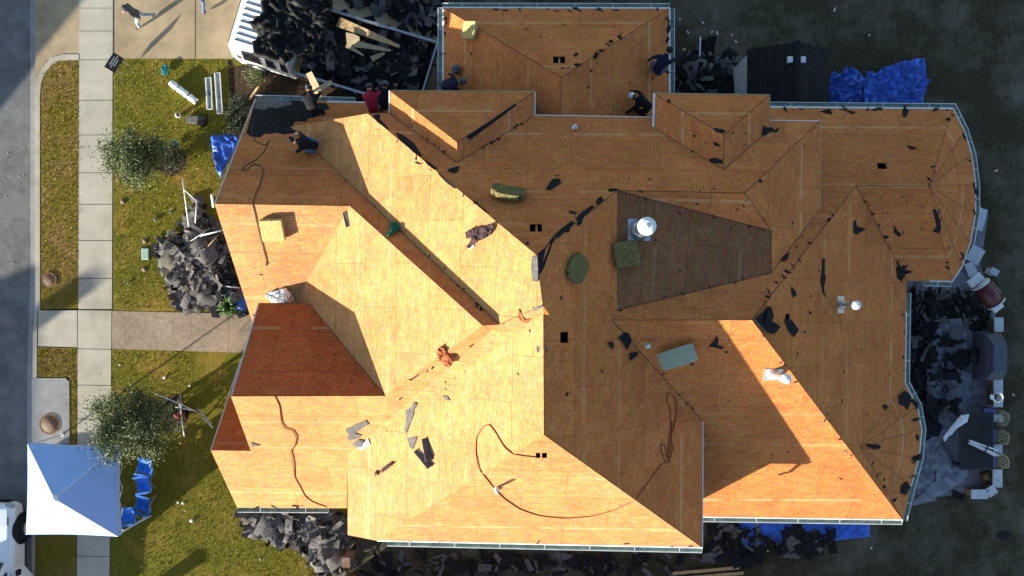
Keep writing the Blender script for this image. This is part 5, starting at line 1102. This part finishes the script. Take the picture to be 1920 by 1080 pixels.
# ---------------------------------------------------------------- dump truck at the top
def truck():
    u = Vector((.957, -.29, 0)); ang = math.atan2(u.y, u.x); O = at(425, 98, 1.75); O.z = 0
    o = thing('dump_truck', 'white crew cab dump truck backed up to the house with its bed full of debris', 'truck', O, ang)
    # local: x back along the truck, y toward the far side (top of the photo)
    W = 2.45
    def loft(b, secs):   # sections: (x, [(y,z)...])
        vs = []; n = len(secs[0][1])
        for x, pr in secs: vs += [Vector((x, y, z)) for y, z in pr]
        fs = [(i * n + j, i * n + (j + 1) % n, (i + 1) * n + (j + 1) % n, (i + 1) * n + j) for i in range(len(secs) - 1) for j in range(n)]
        fs += [tuple(range(n - 1, -1, -1)), tuple(range((len(secs) - 1) * n, len(secs) * n))]
        b.raw(vs, fs)
    def prof(ins, z0, z1, zr): return [(ins, z0), (W - ins, z0), (W - ins * .6, z1), (W - .18 - ins, zr), (.18 + ins, zr), (ins * .6, z1)]
    b = MB(); b.use('white_paint'); loft(b, [(-.02, prof(.06, .45, 1.25, 1.3)), (.12, prof(.0, .4, 1.35, 2.15)), (.35, prof(.02, .4, 1.4, 2.32)), (2.1, prof(.02, .4, 1.4, 2.34)), (2.2, prof(.05, .5, 1.4, 2.2))]); bevel(b.obj('cab', o), .05, 3)
    b = MB(); b.use('white_metal')
    for i in range(9): b.box((1.1, .36 + i * .215, 2.335), (1.55, .05, .035))
    bevel(b.obj('roof_rib', o), .012, 2)
    b = MB(); b.use('black')
    for i in range(9): b.box((1.1, .36 + i * .215 + .045, 2.332), (1.5, .012, .02))
    b.obj('rib_groove', o)
    for x0, x1 in ((.45, 1.15), (1.28, 1.68), (1.8, 2.1)):
        b = MB(); b.use('glass'); 
        b.raw([(x0 + .06, .005, 1.42), (x1, .005, 1.42), (x1 - .03, .135, 2.12), (x0 + .14, .135, 2.12), (x0 + .06, -.02, 1.42), (x1, -.02, 1.42), (x1 - .03, .105, 2.14), (x0 + .14, .105, 2.14)], [(4, 5, 6, 7), (0, 3, 2, 1), (0, 1, 5, 4), (2, 3, 7, 6), (1, 2, 6, 5), (3, 0, 4, 7)]); b.obj('side_window', o)
    b = MB(); b.use('glass'); b.raw([(-.05, .2, 1.4), (-.05, W - .2, 1.4), (.08, W - .3, 2.1), (.08, .3, 2.1)], [(0, 1, 2, 3)]); b.obj('windshield', o)
    b = MB(); b.use('black'); b.tube([(.25, 0, 1.5), (.15, -.22, 1.55)], .015, 5); b.box((.12, -.27, 1.5), (.08, .16, .34)); bevel(b.obj('mirror', o), .02)
    for x in (.75, 4.9):
        for y in (.12, W - .12):
            b = MB(); b.use('rubber'); b.tube([(x, y - .13, .45), (x, y + .13, .45)], .45, 22); wv = b.obj('wheel', o); b = MB(); b.use('steel'); b.tube([(x, y - .14, .45), (x, y + .14, .45)], .24, 14); b.obj('rim', wv)
    for y in (.3, W - .3): b = MB(); b.use('lamp_glass'); b.ball((-.03, y, .85), (.05, .14, .1), 10, 6); b.obj('headlight', o)
    b = MB(); b.use('black'); b.box((3.9, W / 2, .62), (5.2, .9, .22)); b.obj('chassis', o)
    X0, X1, Zf, Zw = 2.35, 6.75, 1.0, 1.65
    b = MB(); b.use('black'); b.box(((X0 + X1) / 2, W / 2, Zf), (X1 - X0, W - .1, .08)); b.obj('bed_floor', o)
    for y in (.03, W - .03):
        b = MB(); b.use('fence_wood'); b.box(((X0 + X1) / 2, y, (Zf + Zw) / 2), (X1 - X0, .06, Zw - Zf)); b.use('steel'); b.box(((X0 + X1) / 2, y, Zw + .02), (X1 - X0 + .05, .08, .05))
        for k in range(7): b.box((X0 + .2 + k * (X1 - X0 - .4) / 6, y + (-.05 if y < 1 else .05), (Zf + Zw) / 2), (.06, .05, Zw - Zf + .05))
        b.obj('bed_side', o)
    b = MB(); b.use('steel'); b.box((X1, W / 2, (Zf + Zw) / 2), (.06, W, Zw - Zf)); b.obj('tailgate', o)
    b = MB(); b.use('galvanised')
    for k in range(5): b.box((2.45 + k * .2, -.03, 1.72), (.03, .03, .3))
    b.box((2.85, -.03, 1.86), (.95, .03, .03)); b.box((2.85, -.03, 1.58), (.95, .03, .03)); b.obj('side_rack', o)
    return o, O, u
TR, TO, TU = truck(); TV = Vector((-TU.y, TU.x, 0))
# black tarp heaped over the cab rear and the debris
Pt = [TO + TU * x + TV * y for x, y in ((1.15, .15), (1.3, -.02), (2.3, .0), (2.6, .4), (3.0, .6), (3.3, 1.4), (3.2, 2.7), (1.5, 2.6), (.85, 2.2), (1.0, 1.5), (.8, 1.0), (1.1, .7))]
for q in Pt: q.z = 2.42
tag(cloth_obj('black_tarp', Pt, 'black_tarp', 0, .5, .09, 1.25, 21, jag=.02, world=True), 'black tarp bunched over the back of the truck cab', 'tarp')
def wpx(p): k = F / (H - p.z); return (960 + p.x * k, 540 - p.y * k)
bed = [wpx(Vector((*(TO + TU * x + TV * y).to_2d(), 1.6))) for x, y in ((2.5, .12), (6.65, .12), (6.65, 2.3), (2.5, 2.3))]
heap(bed, 170, .35, 'dark', 'black shingle debris filling the truck bed', 31, 24, 'loose shingles in the truck bed', base=1.3, sz=(.35, 1.1), tilt=.3, lab2='black shingle lying on the load in the truck bed')
random.seed(9)
for x, y, z, sx, sy, a, mt, l in ((4.5, 1.95, 1.95, 2.3, .34, -6, 'lumber', 'long orange plywood strip across the far side of the truck bed'), (4.05, 1.62, 1.98, .45, .5, 20, 'plywood', 'grey tan plywood square on the truck load'), (4.75, 1.55, 2.0, 1.3, .22, 5, 'plywood', 'pale plywood sliver beside the long orange strip'), (4.2, 1.3, 1.9, .7, .16, -15, 'plywood', 'brown plywood splinter on the truck load'), (5.0, 1.35, 1.85, .5, .2, 40, 'plywood', 'brown plywood chip toward the tailgate')):
    c = TO + TU * x + TV * y; b = MB(); b.use(mt); b.prism([Vector((-sx / 2, -sy / 2, 0)), Vector((sx / 2, -sy / 6, 0)), Vector((sx / 2, sy / 8, 0)), Vector((sx * .1, sy / 3, 0)), Vector((-sx / 2, sy / 2, 0))], .018); o = b.obj('plywood_offcut', None, Vector((c.x, c.y, z))); o.rotation_euler = (R(6), R(-5), math.atan2(TU.y, TU.x) + R(a)); tag(o, l, 'plywood offcut')
heap([(640, -40), (850, -40), (850, 62), (812, 60), (700, 12), (650, 8)], 130, .25, 'dark', 'dark debris on the driveway beyond the truck', 33, 8, 'loose shingles on the driveway beyond the truck', lab2='black shingle on the driveway beyond the truck')
pole(468, 186, .5, 486, 162, .8, .05, 'lumber', 'light board leaning in the mulch bed left of the front corner', 'wood_board', 'board', sq=True)
# ---------------------------------------------------------------- white pickup with open door, lower left
def pickup():
    c = at(-18, 1090, 0); o = thing('pickup_truck', 'white pickup parked at the kerb with its door open, cut off at the lower left', 'pickup', (-18.42, -10.3, -.1))
    # local: +y is the front (toward the top of the photo), +x the kerb side
    b = MB(); b.use('white_paint')
    def sec(y, hw, z0, z1, zc, tw): return (y, [(-hw, z0), (hw, z0), (hw, z1 - .12), (tw, zc), (-tw, zc), (-hw, z1 - .12)])
    S_ = [sec(2.72, .78, .5, .85, .9, .6), sec(2.6, .93, .4, .98, 1.02, .78), sec(2.0, .98, .35, 1.08, 1.10, .84), sec(1.0, 1.0, .35, 1.14, 1.18, .86), sec(.7, 1.0, .35, 1.16, 1.22, .86), sec(-2.9, 1.0, .4, 1.16, 1.18, .92)]
    vs = []; n = 6
    for y, pr in S_: vs += [Vector((x, y, z)) for x, z in pr]
    b.raw(vs, [(i * n + j, (i + 1) * n + j, (i + 1) * n + (j + 1) % n, i * n + (j + 1) % n) for i in range(len(S_) - 1) for j in range(n)] + [tuple(range(n)), tuple(range(len(S_) * n - 1, (len(S_) - 1) * n - 1, -1))])
    bevel(b.obj('body', o), .06, 3)
    b = MB(); b.use('white_paint'); b.raw([(-.86, .75, 1.2), (.86, .75, 1.2), (.86, -1.4, 1.2), (-.86, -1.4, 1.2), (-.68, .1, 1.78), (.68, .1, 1.78), (.68, -1.2, 1.8), (-.68, -1.2, 1.8)], [(0, 1, 5, 4), (1, 2, 6, 5), (2, 3, 7, 6), (3, 0, 4, 7), (4, 5, 6, 7)]); bevel(b.obj('cab', o), .05, 3)
    b = MB(); b.use('glass'); b.raw([(-.78, .73, 1.25), (.78, .73, 1.25), (.64, .17, 1.74), (-.64, .17, 1.74)], [(0, 1, 2, 3)]); 
    g_ = b.obj('windshield', o); g_.location = (0, .03, .02)
    b = MB(); b.use('glass'); b.raw([(.865, .45, 1.24), (.865, -1.2, 1.24), (.70, -1.1, 1.72), (.70, .12, 1.72)], [(0, 1, 2, 3)]); b.obj('side_window', o).location = (.02, 0, .01)
    for x in (-.72, .72): b = MB(); b.use('lamp_glass'); b.ball((x, 2.6, .86), (.2, .14, .13), 12, 7); b.use('black'); b.ball((x, 2.64, .84), (.08, .1, .08), 8, 6); b.obj('headlight', o)
    b = MB(); b.use('black'); b.box((0, 2.73, .62), (1.3, .08, .22)); b.obj('grille', o)
    b = MB(); b.use('black'); b.box((.80, 2.1, 1.088), (.05, .35, .02)); b.obj('hood_vent', o)
    for x in (-.98, .98):
        for y in (1.75, -1.9):
            b = MB(); b.use('rubber'); b.tube([(x - .14, y, .42), (x + .14, y, .42)], .42, 26); wv = b.obj('wheel', o)
            b = MB(); b.use('steel'); b.tube([(x - .15, y, .42), (x + .15, y, .42)], .25, 16); b.obj('rim', wv)
            b = MB(); b.use('black'); b.tube([(x - .04, y, .5), (x + .035, y, .5)], .56, 26); b.obj('wheel_arch', o)
    # open door
    h = Vector((1.0, .45, 0)); a = R(-48); d = Vector((math.cos(a), math.sin(a), 0)); s = Vector((-d.y, d.x, 0))
    def dp(u, w_, z): return h + d * u + s * w_ + Vector((0, 0, z))
    b = MB(); b.use('white_paint'); b.raw([dp(0, 0, .45), dp(1.1, 0, .45), dp(1.1, 0, 1.22), dp(0, 0, 1.2), dp(0, -.14, .45), dp(1.1, -.14, .45), dp(1.1, -.14, 1.22), dp(0, -.14, 1.2)], [(0, 1, 2, 3), (7, 6, 5, 4), (0, 4, 5, 1), (1, 5, 6, 2), (2, 6, 7, 3), (3, 7, 4, 0)]); dr = bevel(b.obj('door', o), .03, 3)
    b = MB(); b.use('black'); b.raw([dp(.08, -.15, .5), dp(1.0, -.15, .5), dp(1.0, -.15, 1.12), dp(.08, -.15, 1.12), dp(.08, -.22, .55), dp(.9, -.24, .55), dp(.9, -.22, 1.02), dp(.08, -.2, 1.05)], [(0, 1, 2, 3), (7, 6, 5, 4), (0, 4, 5, 1), (1, 5, 6, 2), (2, 6, 7, 3), (3, 7, 4, 0)]); b.obj('door_panel', dr)
    b = MB(); b.use('white_paint'); b.tube([dp(.1, -.06, 1.2), dp(.45, -.1, 1.68), dp(1.05, -.1, 1.72), dp(1.08, -.06, 1.2)], .03, 6); b.obj('window_frame', dr)
    b = MB(); b.use('black'); b.box(dp(.2, .16, 1.22), (.12, .2, .2)); bevel(b.obj('mirror', dr), .03)
    b = MB(); b.use('black'); b.box(dp(.86, .02, 1.06), (.2, .05, .04), rz=a); b.obj('door_handle', dr)
pickup()
# ---------------------------------------------------------------- shed top right
def shed():
    ze, zr = 2.2, 3.13; A = at(1403, 97, ze); Bq = at(1552, 96, ze); yn, ys = A.y, at(1403, 204, ze).y; xr = at(1495, 81, zr).x
    o = thing('garden_shed', 'small dark shingled shed with a grey side wall behind the garage', 'shed', (xr, (yn + ys) / 2, 0)); cx, cy = xr, (yn + ys) / 2
    for x0, x1 in ((A.x - .02, xr), (Bq.x + .02, xr)):
        b = MB(); b.use('shingle_roof'); P = [Vector((x0 - cx, ys - .15 - cy, ze)), Vector((x1 - cx, ys - .15 - cy, zr)), Vector((x1 - cx, yn + .08 - cy, zr)), Vector((x0 - cx, yn + .08 - cy, ze))]
        if newell(P).z < 0: P.reverse()
        b.prism([p - Vector((0, 0, .09)) for p in P], .09); q = b.obj('roof_slope', o); uv = q.data.uv_layers.new(name='UVMap')
        for l in q.data.loops: v = q.data.vertices[l.vertex_index].co; uv.data[l.index].uv = (v.y, abs(v.x) * 1.22)
    b = MB(); b.use('felt'); b.box((0, 0, zr + .015), (.18, yn - ys + .2, .03)); b.obj('ridge_cap', o)
    for px in (1480, 1504):
        p = at(px, 113, 3.0); b = MB(); b.use('white_metal'); b.box((p.x - cx, p.y - cy, 3.06), (.17, .2, .12)); bevel(b.obj('roof_vent', o), .015)
    b = MB(); b.use('cap_stone')
    hw = [A.x + .06 - cx, Bq.x - .1 - cx]
    for x in hw: b.box((x, 0, ze / 2 - .03), (.08, yn - ys - .1, ze - .06))
    for y in (yn - .08 - cy, ys + .05 - cy): b.prism([Vector((hw[0] + .04, y, 0)), Vector((hw[1] - .04, y, 0)), Vector((hw[1] - .04, y, ze - .1)), Vector((0, y, zr - .14)), Vector((hw[0] + .04, y, ze - .1))], Vector((0, .06, 0)))
    b.obj('wall', o)
    b = MB(); b.use('paver'); b.box((Bq.x + .12 - cx, -.2, .9), (.08, .9, 1.7)); b.obj('door', o)
shed()
# ---------------------------------------------------------------- patio furniture and wall
def capwall(segs):
    o = thing('patio_wall', 'low patio wall with pale stone caps along the back lawn', 'wall', at(1860, 760))
    for (x0, y0, x1, y1, cap) in segs:
        a, c = at(x0, y0) - o.location, at(x1, y1) - o.location; m_ = (a + c) / 2; rz = math.atan2((c - a).y, (c - a).x); b = MB(); b.use('brick_wall'); b.box(m_ + Vector((0, 0, .24)), ((c - a).length, .22, .48), rz=rz); b.obj('wall_section', o)
        if cap: b = MB(); b.use('cap_stone'); b.box(m_ + Vector((0, 0, .515)), ((c - a).length + .06, .33, .07), rz=rz); bevel(b.obj('cap_stone', o), .012)
capwall([(1857, 596, 1857, 619, 1), (1857, 620, 1857, 708, 0), (1856, 709, 1856, 758, 1), (1856, 775, 1856, 785, 1), (1855, 828, 1855, 846, 1), (1855, 876, 1855, 906, 1), (1808, 920, 1836, 920, 1), (1838, 918, 1850, 910, 1)])
b = MB(); b.use('cap_stone')
def grill():
    o = thing('covered_grill', 'grill under a grey cover at the edge of the patio', 'grill', at(1838, 666))
    b = MB(); b.use('cover_grey'); w0, d0 = .55, 1.62; vs = []
    for (z, w_, d_, dx) in ((.06, .62, 1.72, 0), (.85, .60, 1.60, .0), (1.16, .50, 1.02, .04), (1.2, .44, .96, .04)):
        for sx, sy in ((-1, -1), (0, -1.02), (1, -1), (1, 0), (1, 1), (0, 1.02), (-1, 1), (-1, 0)): vs.append(Vector((sx * w_ / 2 + dx, sy * d_ / 2, z + .015 * noise.noise(Vector((sx * 3, sy * 3, z * 5))))))
    fs = [(i * 8 + j, i * 8 + (j + 1) % 8, (i + 1) * 8 + (j + 1) % 8, (i + 1) * 8 + j) for i in range(3) for j in range(8)] + [tuple(range(24, 32))]
    b.raw(vs, fs); bevel(b.obj('cover', o), .03, 3)
    for x in (-.22, .22):
        for y in (-.7, .7): b = MB(); b.use('rubber'); b.tube([(x, y - .02, .06), (x, y + .02, .06)], .06, 10); b.obj('caster', o)
grill()
def smoker():
    a, c = at(1838, 530, 1.0), at(1872, 572, 1.0); m_ = (a + c) / 2; rz = math.atan2((c - a).y, (c - a).x); o = thing('barrel_grill', 'dark red barrel grill with white side shelves', 'grill', (m_.x, m_.y, 0), rz); L_ = (c - a).length * .82
    b = MB(); b.use('barrel_red'); b.tube([(-L_ / 2, 0, .92), (L_ / 2, 0, .92)], .33, 24); b.obj('barrel', o)
    b = MB(); b.use('white_metal')
    for x in (-L_ / 2 - .015, L_ / 2 + .015): b.tube([(x - .02, 0, .92), (x + .02, 0, .92)], .345, 24)
    b.obj('end_band', o)
    for x, w_, d_ in ((-L_ / 2 - .22, .30, .55), (L_ / 2 + .18, .22, .4)): b = MB(); b.use('white_metal'); b.box((x, -.02, .88), (w_, d_, .05)); b.box((x, -.02, .8), (w_ - .05, d_ - .05, .12)); bevel(b.obj('side_shelf', o), .01)
    b = MB(); b.use('steel'); b.tube([(-.25, .36, .95), (.25, .36, .95)], .015, 6); b.tube([(-.25, .33, .95), (-.25, .36, .95)], .01, 5); b.obj('handle', o)
    for x in (-L_ / 2 + .05, L_ / 2 - .05):
        for y in (-.24, .24): b = MB(); b.use('steel'); b.tube([(x, y, 0), (x, y * .8, .75)], .018, 6); b.obj('leg', o)
smoker()
t = thing('utility_box', 'small white box on the ground beyond the barrel grill', 'box', at(1853, 510), R(-30)); b = MB(); b.use('white_metal'); b.box((0, 0, .2), (.26, .2, .4)); bevel(b.obj('case', t), .01); b = MB(); b.use('cap_stone'); b.box((0, 0, .41), (.29, .23, .025)); b.obj('lid', t)
def table():
    o = thing('mesh_table', 'long dark mesh patio table below the lattice chairs', 'table', at(1810, 820)); hw, hl = .56, .98; z = .74
    b = MB(); b.use('cast_black'); n = 30
    for i in range(n + 1): b.box((-hw + 2 * hw * i / n, 0, z), (.022, 2 * hl, .014))
    for i in range(46): b.box((0, -hl + 2 * hl * i / 45, z + .015), (2 * hw, .022, .012))
    b.box((hw, 0, z), (.06, 2 * hl + .06, .05)); b.box((-hw, 0, z), (.06, 2 * hl + .06, .05)); b.box((0, hl, z), (2 * hw, .06, .048)); b.box((0, -hl, z), (2 * hw, .06, .048)); b.obj('tabletop', o)
    for x in (-.48, .48):
        for y in (-.88, .88): b = MB(); b.use('cast_black'); b.tube([(x, y, 0), (x * .9, y * .95, z)], .03, 8); b.obj('leg', o)
table()
def pchair():
    o = thing('patio_chair', 'x', 'patio chair'); b = MB(); b.use('cast_black'); b.box((0, 0, .40), (.5, .5, .03)); bevel(b.obj('seat_frame', o), .01)
    b = MB(); b.use('cushion'); b.box((0, .02, .46), (.48, .46, .09)); bevel(b.obj('seat_cushion', o), .03, 3)
    b = MB(); b.use('cast_cream')
    for k in range(5):
        t0 = k / 4 * .46 - .23; b.tube([(t0, -.25, .45), (max(-.23, min(.23, t0 + .2)), -.31, .72), (max(-.2, min(.2, t0 + .05)), -.36, .95)], .013, 5); b.tube([(t0, -.255, .45), (max(-.23, min(.23, t0 - .2)), -.315, .72), (max(-.2, min(.2, t0 - .05)), -.365, .95)], .013, 5)
    b.tube([(-.25, -.25, .42), (-.25, -.31, .75), (-.18, -.37, .95), (0, -.39, 1.0), (.18, -.37, .95), (.25, -.31, .75), (.25, -.25, .42)], .018, 6); b.obj('lattice_back', o)
    for s in (-1, 1):
        b = MB(); b.use('cast_black'); b.tube([(s * .26, -.26, .62), (s * .28, 0, .65), (s * .25, .24, .62), (s * .24, .25, .42)], .018, 6); b.obj('armrest', o)
        for y in (-.23, .23): b = MB(); b.use('cast_black'); b.tube([(s * .22, y, .4), (s * .25, y * 1.1, 0)], .018, 6); b.obj('leg', o)
    return o
pc = pchair()
for i, (px, py, rz, l) in enumerate(((1842, 775, 78, 'lattice backed patio chair at the top of the row'), (1842, 812, 84, 'lattice backed patio chair in the middle of the row'), (1842, 858, 95, 'lattice backed patio chair at the bottom of the row'))):
    o = pc if i == 0 else copytree(pc); o.location = at(px, py); o.rotation_euler = (0, 0, R(rz)); o['label'] = l; o['group'] = 'patio chairs along the mesh table'
o = thing('trim_bundle', 'bundle of white trim strips lying across table and chair', 'trim', at(1842, 838, .9)); random.seed(4); b = MB(); b.use('white_metal')
for k in range(9): b = MB(); b.use('white_metal'); b.box((rnd(-.05, .05), rnd(-.10, .10), .0 + k * .014), (1.05, .035, .01), rz=R(-24 + rnd(-7, 7))); b.obj('strip', o)
b = MB(); b.use('cord_dark'); b.box((.1, -.03, .06), (.03, .26, .15), rz=R(-24)); b.obj('tie', o)
t = thing('watering_can', 'round white rimmed pail on the patio wall below the covered grill', 'pail', at(1847, 740, 0)); b = MB(); b.use('white_metal'); n = 20
vs = [(math.cos(2 * math.pi * j / n) * r, math.sin(2 * math.pi * j / n) * r, z) for r, z in ((.12, .52), (.175, .86), (.16, .86), (.11, .54)) for j in range(n)]
b.raw(vs, [(i * n + j, i * n + (j + 1) % n, (i + 1) * n + (j + 1) % n, (i + 1) * n + j) for i in range(3) for j in range(n)] + [tuple(range(n - 1, -1, -1)), tuple(range(3 * n, 4 * n))]); b.raw([(-.15, .08, .86), (-.32, .12, .9), (-.32, -.04, .9), (-.15, -.08, .86), (-.14, 0, .7)], [(0, 1, 2, 3), (0, 4, 1), (1, 4, 2), (2, 4, 3)]); b.obj('pail_body', t); b = MB(); b.use('black'); b.tube([(0, 0, .545), (0, 0, .56)], .105, 16); b.obj('contents', t)
b = MB(); b.use('cast_black'); b.tube([at(1827, 770, .5) + Vector((math.cos(a * .35) * .24, math.sin(a * .35) * .24, 0)) for a in range(19)], .012, 5); tag(b.obj('wire_hoop'), 'thin black wire hoop between pail and mesh table', 'hoop')
t = thing('patio_grill_stool', 'dark round covered stool left of the covered grill', 'stool', at(1818, 666)); b = MB(); b.use('black'); b.tube([(0, 0, .42), (0, 0, .5)], [.27, .24], 18); b.obj('seat', t)
for k in range(4): b = MB(); b.use('cast_black'); a = k * math.pi / 2 + .5; b.tube([(math.cos(a) * .15, math.sin(a) * .15, .42), (math.cos(a) * .25, math.sin(a) * .25, 0)], .015, 5); b.obj('leg', t)
t = thing('wicker_planter', 'small tan pot in the patio wall corner', 'planter', at(1842, 890)); b = MB(); b.use('boot'); b.tube([(0, 0, 0), (0, 0, .34)], [.12, .17], 14); b.obj('pot', t); b = MB(); b.use('foam_green'); b.tube([(0, 0, .341), (0, 0, .36)], .15, 14); b.obj('contents', t)
# pale slabs standing round the bay
for i, (x, y, a, sx, sy, l) in enumerate(((1836, 412, 75, .32, .8, 'pale slab strip beside the round roof, upper of three'), (1826, 478, 60, .5, .6, 'pale square slab between round roof and barrel grill'), (1818, 505, 20, .5, .35, 'pale slab just above the barrel grill'))):
    b = MB(); b.use('cap_stone'); b.box((0, 0, .08), (sy, sx, .06)); o = b.obj('paving_slab', None, at(x, y)); o.rotation_euler = (0, 0, R(a)); tag(bevel(o, .01), l, 'slab')
# planks on the ground at the bottom
for x, y, l in ((1322, 1068, 'long tan plank at the bottom edge, upper of two'), (1330, 1078, 'long tan plank at the bottom edge, lower of two')): 
    b = MB(); b.use('lumber'); b.box((0, 0, .1), (2.4, .11, .05)); o = b.obj('wood_plank', None, at(x, y)); o.rotation_euler = (0, 0, R(5)); tag(o, l, 'plank')
pole(1418, 985, .1, 1432, 970, .2, .012, 'white_metal', 'thin white rod in the shaded side yard')
random.seed(14)
for px, py in ((1275, 36), (1312, 95), (1335, 60), (1345, 62), (1318, 42), (1380, 78), (1373, 66), (1565, 18), (1900, 740), (1868, 320), (1290, 60), (1440, 1033), (1634, 1028), (1630, 66)):
    b = MB(); b.use('cap_white'); l = rnd(.06, .18); b.prism([Vector((-l / 2, -.025, 0)), Vector((l / 2, -.01, 0)), Vector((l / 2, .02, 0)), Vector((-l / 3, .03, 0))], .01); o = b.obj('litter_piece', None, at(px, py, .03)); o.rotation_euler = (0, 0, rnd(0, 3)); tag(o, 'small white sliver of litter on the shaded back grass', 'litter', 'white slivers on the back grass')
b = MB(); b.use('white_metal'); b.box((0, 0, .05), (.7, .045, .03)); o = b.obj('metal_strip', None, at(1312, 88, .35)); o.rotation_euler = (0, 0, R(88)); tag(o, 'bright metal strip upright among the debris by the garage', 'metal strip')
t = thing('planting_hole', 'dark round bare hole in the shaded back grass', 'hole', at(1881, 1003)); b = MB(); b.use('black'); b.raw([Vector((math.cos(a * .35) * .26 * rnd(.8, 1.1), math.sin(a * .35) * .2 * rnd(.8, 1.1), .012)) for a in range(18)], [tuple(range(18))]); b.obj('bare_soil', t)
# brick pier and side fence
o = thing('brick_pier', 'brick pier at the lower front corner of the tall wing', 'pier', at(661, 1034)); b = MB(); b.use('brick_wall'); b.box((0, 0, .6), (.24, .3, 1.2)); b.obj('shaft', o); b = MB(); b.use('brick_wall'); b.box((0, 0, 1.23), (.28, .34, .06)); b.obj('cap', o)
o = thing('board_fence', 'brown board fence running down from the brick pier', 'fence', at(664, 1060)); y0_, y1_ = -.25, -4.2; b = MB(); b.use('fence_wood'); k = int((y0_ - y1_) / .145)
for i in range(k): b.box((0, y0_ - i * .145, .9 + rnd(-.01, .01)), (.022, .138, 1.8))
b.obj('board', o); b = MB(); b.use('fence_wood')
for z in (.35, 1.5): b.box((.04, (y0_ + y1_) / 2, z), (.04, y0_ - y1_, .09))
b.obj('rail', o)
for i in range(3): b = MB(); b.use('fence_wood'); b.box((.06, y0_ - .1 - i * 1.9, .95), (.09, .09, 1.9)); b.obj('post', o)
# small service post whose shadow crosses the lower lawn
o = thing('mailbox_post', 'brick mailbox post standing at the kerb just below the picture', 'mailbox', (-16.6, -13.4, 0)); b = MB(); b.use('brick_wall'); b.box((0, 0, .65), (.34, .34, 1.3)); b.obj('pillar', o); b = MB(); b.use('cap_stone'); b.box((0, 0, 1.33), (.42, .42, .06)); b.obj('cap', o); b = MB(); b.use('black'); b.box((-.2, 0, 1.05), (.05, .2, .2)); b.obj('mail_door', o)
# ---------------------------------------------------------------- neighbouring houses (outside the picture, their shade falls into it)
def nhouse(x0, x1, y0, y1, ze, zr, axis, label, chim=None, hip=0.0):
    o = thing('neighbour_house', label, 'house', ((x0 + x1) / 2, (y0 + y1) / 2, 0)); c = o.location.copy(); hx, hy = (x1 - x0) / 2, (y1 - y0) / 2; e = .45
    b = MB(); b.use('brick_wall'); b.box((0, 0, ze / 2), (2 * hx - 2 * e, 2 * hy - 2 * e, ze)); 
    if hip == 0:
        if axis == 'x':
            for s in (-1, 1): b.prism([Vector((s * (hx - e), -hy + e, ze)), Vector((s * (hx - e), hy - e, ze)), Vector((s * (hx - e), 0, zr - .3))], Vector((-s * .15, 0, 0)))
        else:
            for s in (-1, 1): b.prism([Vector((-hx + e, s * (hy - e), ze)), Vector((hx - e, s * (hy - e), ze)), Vector((0, s * (hy - e), zr - .3))], Vector((0, -s * .15, 0)))
    b.obj('wall', o); b = MB(); b.use('shingle_grey')
    if axis == 'x': r0, r1 = Vector((-hx + hip, 0, zr)), Vector((hx - hip, 0, zr))
    else: r0, r1 = Vector((0, -hy + hip, zr)), Vector((0, hy - hip, zr))
    a, b_, c_, d_ = Vector((-hx, -hy, ze)), Vector((hx, -hy, ze)), Vector((hx, hy, ze)), Vector((-hx, hy, ze)); dz = Vector((0, 0, .12))
    V_ = [a, b_, c_, d_, r0, r1] ; V_ += [p + dz for p in V_]
    FF = [(0, 1, 5, 4), (2, 3, 4, 5), (1, 2, 5), (3, 0, 4)] if axis == 'x' else [(0, 1, 4), (1, 2, 5, 4), (2, 3, 5), (3, 0, 4, 5)]
    if hip == 0: FF = [f for f in FF if len(f) == 4]
    for f in FF: b.raw([V_[i] for i in f] + [V_[i + 6] for i in f], [tuple(range(len(f)))[::-1], tuple(range(len(f), 2 * len(f)))] + [(i, (i + 1) % len(f), len(f) + (i + 1) % len(f), len(f) + i) for i in range(len(f))])
    b.obj('roof', o)
    for s in (-1, 1):
        for k in (-1, 1):
            b = MB(); b.use('glass')
            if axis == 'x': b.box((s * (hx - e + .01), k * hy * .45, 1.6), (.06, 1.2, 1.3))
            else: b.box((k * hx * .45, s * (hy - e + .01), 1.6), (1.2, .06, 1.3))
            b.obj('window', o)
    if chim: b = MB(); b.use('brick_wall'); b.box((chim[0] - c.x, chim[1] - c.y, chim[2] / 2), (chim[3], chim[3], chim[2])); b.obj('chimney', o)
nhouse(-46, -33, -4.8, 8.2, 2.8, 6.05, 'x', 'gabled brick house across the street beyond the left picture edge')
nhouse(-45, -31.4, -27, -13.9, 2.9, 5.15, 'y', 'low brick house with a chimney across the street beyond the lower left', chim=(-38.0, -15.6, 5.75, .55))
nhouse(-9.6, 13, -25, -13.2, 3.0, 6.2, 'x', 'brick house next door beyond the bottom picture edge', hip=4)
